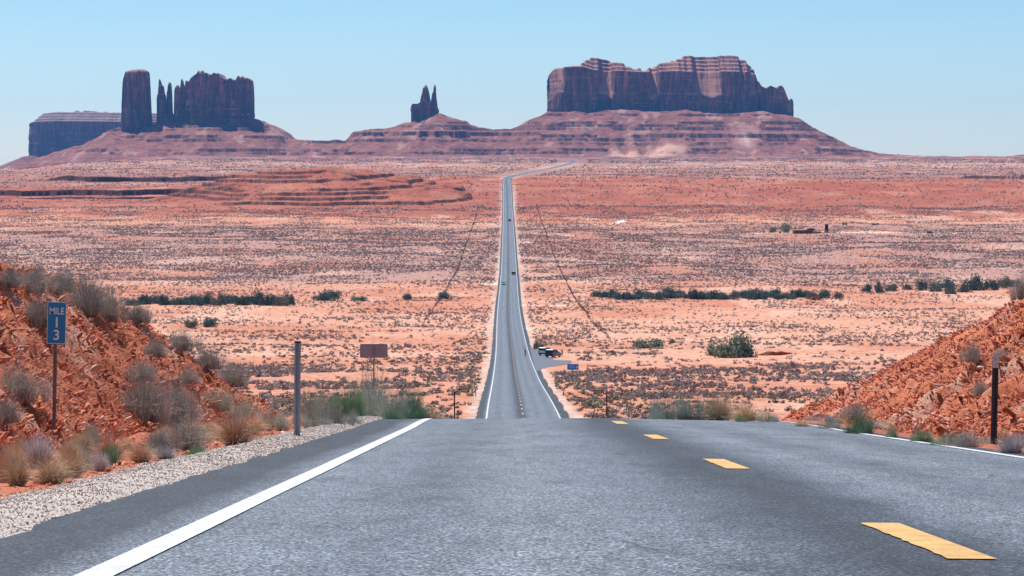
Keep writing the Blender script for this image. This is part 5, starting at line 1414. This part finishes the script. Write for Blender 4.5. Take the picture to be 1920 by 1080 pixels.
def person(lab, top_c, leg_c, pose, H=1.75):
    e = empty('person'); tag(e, lab, 'person')
    J = pose
    names = list(J.keys()); idx = {n_: i for i, n_ in enumerate(names)}
    V = [J[n_][0] for n_ in names]; Rr = [J[n_][1] for n_ in names]
    E = [(idx[a], idx[b]) for a, b in (('pelvis', 'spine'), ('spine', 'chest'), ('chest', 'neck'), ('neck', 'head'), ('head', 'crown'),
         ('chest', 'shl'), ('shl', 'ell'), ('ell', 'wrl'), ('wrl', 'hal'), ('chest', 'shr'), ('shr', 'elr'), ('elr', 'wrr'), ('wrr', 'har'),
         ('pelvis', 'hil'), ('hil', 'knl'), ('knl', 'anl'), ('anl', 'tol'), ('pelvis', 'hir'), ('hir', 'knr'), ('knr', 'anr'), ('anr', 'tor'))]
    # fingers rooted in each palm
    for s in 'lr':
        w_, h_ = Vector(J['wr' + s][0]), Vector(J['ha' + s][0]); d = (h_ - w_).normalized(); sd = d.cross(Vector((0, 0, 1))) if abs(d.z) < .9 else Vector((0, 1, 0)); sd.normalize()
        for k, (off, ln) in enumerate(((-.03, .065), (-.01, .078), (.01, .072), (.03, .055), (.045, .045))):
            b0 = len(V); root = h_ + sd * off * (1 if k < 4 else .8) - (d * .04 if k == 4 else Vector())
            V += [tuple(root), tuple(root + d * ln * .55 + (sd * .02 if k == 4 else Vector())), tuple(root + d * ln + Vector((0.01, 0, 0)))]; Rr += [.010, .009, .007]
            E += [(idx['ha' + s], b0), (b0, b0 + 1), (b0 + 1, b0 + 2)]
    me = skin_mesh(V, E, Rr, 0, 1)
    # clothing regions by height on the one continuous body
    mt, ml = flat_mat('shirt_cloth', top_c, .9, .1), flat_mat('trouser_cloth', leg_c, .9, .1)
    me.materials.clear(); [me.materials.append(m) for m in (M_skin, mt, ml, M_plast)]
    for p in me.polygons:
        z = p.center.z
        r2 = math.hypot(p.center.x, p.center.y)
        p.material_index = 3 if z < .09 else (2 if z < .92 and r2 < .6 else (1 if z < 1.45 else 0))
        p.use_smooth = True
    for s in 'lr':
        hv = Vector(J['wr' + s][0])
        for p in me.polygons:
            if (p.center - hv).length < .2 and (p.center - Vector(J['el' + s][0])).length > .12: p.material_index = 0
    b = obj('body', me, e)
    hd = Vector(J['head'][0])
    bm = bmesh.new(); bmesh.ops.create_uvsphere(bm, u_segments=14, v_segments=10, radius=.108, matrix=Matrix.Translation(hd + Vector((-.015, 0, .06))) @ Matrix.Diagonal((1.05, .9, 1.05, 1)))
    bmesh.ops.delete(bm, geom=[v for v in bm.verts if v.co.z < hd.z - .0 or (v.co.x > hd.x + .05 and v.co.z < hd.z + .10)], context='VERTS'); bm_obj('hair', bm, M_hair, e, True)
    for s in (-1, 1):
        bm = bmesh.new(); bmesh.ops.create_icosphere(bm, subdivisions=1, radius=.012, matrix=Matrix.Translation(hd + Vector((.092, s * .033, .035)))); bm_obj('eye', bm, M_plast, e)
    bm = bmesh.new(); add_cyl(bm, hd + Vector((.09, 0, .04)), hd + Vector((.118, 0, -.005)), .008, .016, 6); bm_obj('nose', bm, M_skin, e)
    return e
def pose(stride=.28, bend=.0, arm_up=False, lean=.0):
    P = {}
    P['pelvis'] = ((0, 0, .93), (.15, .12)); P['spine'] = ((.02 + bend * .1, 0, 1.10), (.14, .11)); P['chest'] = ((.04 + bend * .25, 0, 1.32), (.17, .12))
    P['neck'] = ((.05 + bend * .35, 0, 1.47), .055); P['head'] = ((.08 + bend * .42, 0, 1.58), .085); P['crown'] = ((.08 + bend * .45, 0, 1.70), .075)
    for s, sg_ in (('l', 1), ('r', -1)):
        P['sh' + s] = ((.04 + bend * .25, .19 * sg_, 1.38), .06)
        if arm_up and s == 'l':
            P['el' + s] = ((.22, .24, 1.25), .045); P['wr' + s] = ((.34, .10, 1.45), .03); P['ha' + s] = ((.38, .06, 1.51), .028)
        else:
            P['el' + s] = ((-.03 * sg_ + bend * .2, .27 * sg_, 1.10), .045); P['wr' + s] = ((.08 + .12 * sg_ + bend * .3, .28 * sg_, .87), .03); P['ha' + s] = ((.10 + .13 * sg_ + bend * .3, .28 * sg_, .79), .028)
        P['hi' + s] = ((0, .095 * sg_, .88), .095); P['kn' + s] = ((.06 + stride * .45 * sg_, .11 * sg_, .49), .062)
        P['an' + s] = ((stride * .8 * sg_ - .02, .11 * sg_, .085), .042); P['to' + s] = ((stride * .8 * sg_ + .15, .13 * sg_, .04), .034)
    return P
pA = person('person in dark clothes stepping across the right white line before the pull-out', (.02, .025, .035), (.03, .035, .05), pose(.30, .35))
pY = 588.0; pA.location = (float(xof(pY, 985.5)), pY, float(G(pY)) + .03); pA.rotation_euler = (0, 0, R(200))
pB = person('person in dark top and pale trousers standing right of the parked suvs', (.05, .075, .09), (.55, .56, .56), pose(.10, .1, True))
pY = 583.0; pB.location = (float(xof(pY, 1054.5)), pY, float(ground(xof(pY, 1054.5), pY)) + .02); pB.rotation_euler = (0, 0, R(150))

# ------------------------------------------------------------------ right-of-way fences
M_wood = flat_mat('fence_post_wood', (.06, .045, .045), .9, .1)
def fence(side, offs, y0, y1, lab):
    e = empty('wire_fence', (0, 0, 0)); tag(e, lab, 'fence')
    y = y0; k = 0; V, Fs = [], []; path = []
    while y < y1:
        x = float(Xc(y)) + side * offs; z = float(ground(x, y)); path.append((x, y, z))
        h = 1.25 + random.uniform(-.1, .1)
        bm = bmesh.new(); add_cyl(bm, (0, 0, -.3), (random.uniform(-.05, .05), random.uniform(-.05, .05), h), .06, .05, 6)
        if k < 99:
            o = bm_obj('post', bm, M_wood, e); o.location = (x, y, z)
        else:
            bm.verts.index_update(); b0 = len(V); V += [(v.co.x + x, v.co.y + y, v.co.z + z) for v in bm.verts]
            for f in bm.faces:
                ix = [b0 + v.index for v in f.verts]
                if len(ix) == 4: Fs.append(ix)
            bm.free()
        k += 1; y += 5.0 if y < 800 else 7.0
    if Fs:
        o = obj('post', mesh_np('post', V, Fs, M_wood), e); o['kind'] = 'stuff'
    bm = bmesh.new()
    for hz in (.35, .6, .85, 1.1):
        for a, b in zip(path[:-1], path[1:]):
            r_ = .006 + .0 * a[1]
            vs = [bm.verts.new((p[0], p[1], p[2] + hz + dz_)) for p, dz_ in ((a, -r_), (b, -r_), (b, r_), (a, r_))]
            bm.faces.new(vs)
    bm_obj('wire', bm, M_wood, e)
    # tumbleweed and brush caught along the fence
fence(-1, 25.5, 800, 2380, 'long wire fence with wooden posts running up the plain left of the road')
fence(1, 25.0, 690, 2380, 'long wire fence with wooden posts running up the plain right of the road')
n = 1500
yb_ = rng.uniform(800, 2380, n); sd = rng.choice([-1, 1], n); xb_ = Xc(yb_) + sd * 25.3 + rng.normal(0, .2, n)
keep = fbm(yb_ / 30, sd * 3.0, 3, 77) > .40
yb_, xb_ = yb_[keep], xb_[keep]; n = len(yb_)
VV, FF, RR = [], [], []; off = 0
for i in range(n):
    PV, PF, PR = P14[i % 5]; s = random.uniform(.25, .5)
    VV.append(PV * s + np.array((xb_[i], yb_[i], float(ground(xb_[i], yb_[i]))))); FF.append(PF + off); RR.append(PR * .5); off += len(PV)
tag(obj('fence_brush', mesh_np('fence_brush', np.concatenate(VV), np.concatenate(FF), M_scrub, False, {'rnd': ('FLOAT', np.concatenate(RR))})), 'dark dry brush caught along the wire fences on both sides of the plain', 'brush', kind='stuff')

# ------------------------------------------------------------------ homestead on the right plain
M_mud = flat_mat('mud_wall', (.20, .085, .06), .95, .1, 0, .2, .6)
M_mud2 = flat_mat('earth_roof', (.30, .14, .10), .95, .1, 0, .2, .6)
M_blk = flat_mat('charred_timber', (.035, .018, .018), .9, .1, 0, .2, 1)
Xh, Yh, zh = at(1515, 438); u = Yh / F
e = empty('ruined_house', (Xh, Yh, zh)); tag(e, 'low dark red ruined house with sagging roof on the far right plain', 'house')
bm = bmesh.new(); prism(bm, [(-27 * u, -.5), (-27 * u, 5.5 * u), (-18 * u, 6.5 * u), (-10 * u, 6 * u), (0, 7 * u), (7 * u, 6.5 * u), (10 * u, 4 * u), (10 * u, -.5)], 0, 9, .4, 3 * u); bm_obj('wall', bm, M_mud, e)
bm = bmesh.new(); prism(bm, [(-2 * u, 6.6 * u), (1 * u, 9.6 * u), (9 * u, 10.4 * u), (15 * u, 7.4 * u), (10 * u, 5.6 * u)], -.6, 9.4, .3, 9 * u); bm_obj('roof', bm, M_mud, e)
bm = bmesh.new(); prism(bm, [(8 * u, -.5), (8 * u, 3 * u), (16 * u, 4 * u), (24 * u, 3 * u), (26 * u, -.5)], -4, 3, .3, 2 * u); bm_obj('annex', bm, M_mud2, e)
for xx in (-20, -12, -3):
    bm = bmesh.new(); add_box(bm, (xx * u, -.02, 2.6 * u), (2.2 * u, .12, 2.6 * u)); w2 = bm_obj('window', bm, M_blk, e)
Xh, Yh, zh = at(1550, 436)
e = empty('standing_rock', (Xh, Yh, zh)); tag(e, 'narrow black pillar standing right of the ruined house', 'pillar')
bm = bmesh.new(); prism(bm, [(-3.2 * u, -.5), (-3.4 * u, 5 * u), (-2.4 * u, 14 * u), (-1.8 * u, 16 * u), (2.6 * u, 15.6 * u), (3.4 * u, 12 * u), (2.8 * u, 5 * u), (3.0 * u, -.5)], 0, 2.4, .2, 10 * u); bm_obj('shaft', bm, M_blk, e, bev=.12)
bm = bmesh.new(); prism(bm, [(-4.2 * u, -.4), (-3.6 * u, 4.6 * u), (3.2 * u, 4.4 * u), (3.8 * u, -.4)], -.3, 2.8, .15, 3 * u); bm_obj('base', bm, flat_mat('grey_stone', (.2, .17, .17), .9), e, bev=.1)
bush(1449, 436, 15, 12, 'green tree like bush at the left end of the far homestead', None, TMb, 'green_bush')
bush(1474, 436, 19, 18, 'round grey green tree beside the ruined house', None, TMb, 'green_bush')
bush(1583, 421, 12, 5, 'tiny green bush above and right of the black pillar', None, TMb, 'green_bush')
bush(1640, 422, 15, 4, 'flat tiny green bush on the far right plain above the cart', None, TMb, 'green_bush')
def far_block(px, py, wd, h, lab, name, mat, cat):
    X, Y, z = at(px, py); u = Y / F
    V, Fs = hull_mesh(int(px), 16, (1, .8, .7)); me = mesh_np(name, V, Fs, mat); o = obj(name, me); o.location = (X, Y, z + h * u * .35); o.scale = (wd * u * .65, wd * u * .5, h * u * .8); tag(o, lab, cat)
far_block(1742, 438, 12, 6, 'small dark boulder alone at the right end of the sandy clearing', 'boulder', M_blk, 'boulder')
far_block(1433, 436, 2.2, 5, 'tiny dark stump left of the homestead bushes', 'boulder', M_blk, 'boulder')
far_block(1462, 437, 6, 4, 'small dark boulder between the two homestead bushes', 'boulder', M_blk, 'boulder')
for (px, py, wd, h, lab) in ((1458, 666, 74, 9, 'long crumbling red earth ledge right of the biggest bush'), (1530, 563, 20, 9, 'short dark red earth ledge at the end of the right thicket')):
    X, Y, z = at(px, py); u = Y / F
    nx = 60; xs = np.linspace(-wd / 2 * u, wd / 2 * u, nx); prof = np.array([(0, -.3), (.05, .35), (.15, .8), (.35, 1.0), (2.5, .9), (5, .2), (6, -.4)])
    env = np.clip(1 - np.abs(np.linspace(-1, 1, nx))**3, 0, 1)
    Xl = np.repeat(xs[:, None], 7, 1); Yl_ = prof[None, :, 0] + (fbm(xs / 1.4, xs * 0, 4, 7) - .5)[:, None] * 2.2 * np.array([1, 1, 1, 1, .5, .2, 0])[None]
    Zl = prof[None, :, 1] * (h * u) * (env * (.65 + .5 * fbm(xs / 1.1, xs * 0 + 5, 3, 8)))[:, None] - .15
    o = obj('earth_ledge', mesh_np('earth_ledge', np.stack([Xl, Yl_, Zl], -1).reshape(-1, 3), grid_faces(nx, 7), flat_mat('red_earth', (.34, .09, .04), .95, .1, 0, .3, 1.2)))
    o.location = (X, Y, z); tag(o, lab, 'ledge', kind='structure')

# ------------------------------------------------------------------ air
hz, nth, _b = newmat('haze_air', 1)
nth.nodes.remove(_b)
pv = nth.nodes.new('ShaderNodeVolumePrincipled'); pv.inputs['Color'].default_value = (.13, .42, 1.0, 1); pv.inputs['Density'].default_value = 2.9e-5; pv.inputs['Anisotropy'].default_value = 0.0
nth.links.new(pv.outputs[0], nth.nodes['Material Output'].inputs['Volume'])
zlo = float(min(Zg[(Yg < 12400)].min(), -90)) - 2
bm = bmesh.new(); add_box(bm, (0, 5900, (zlo + 420) / 2), (7000, 13000, 420 - zlo))
o = bm_obj('haze', bm, hz); tag(o, 'thin bluish desert haze filling the air over the plain', 'haze', kind='stuff')
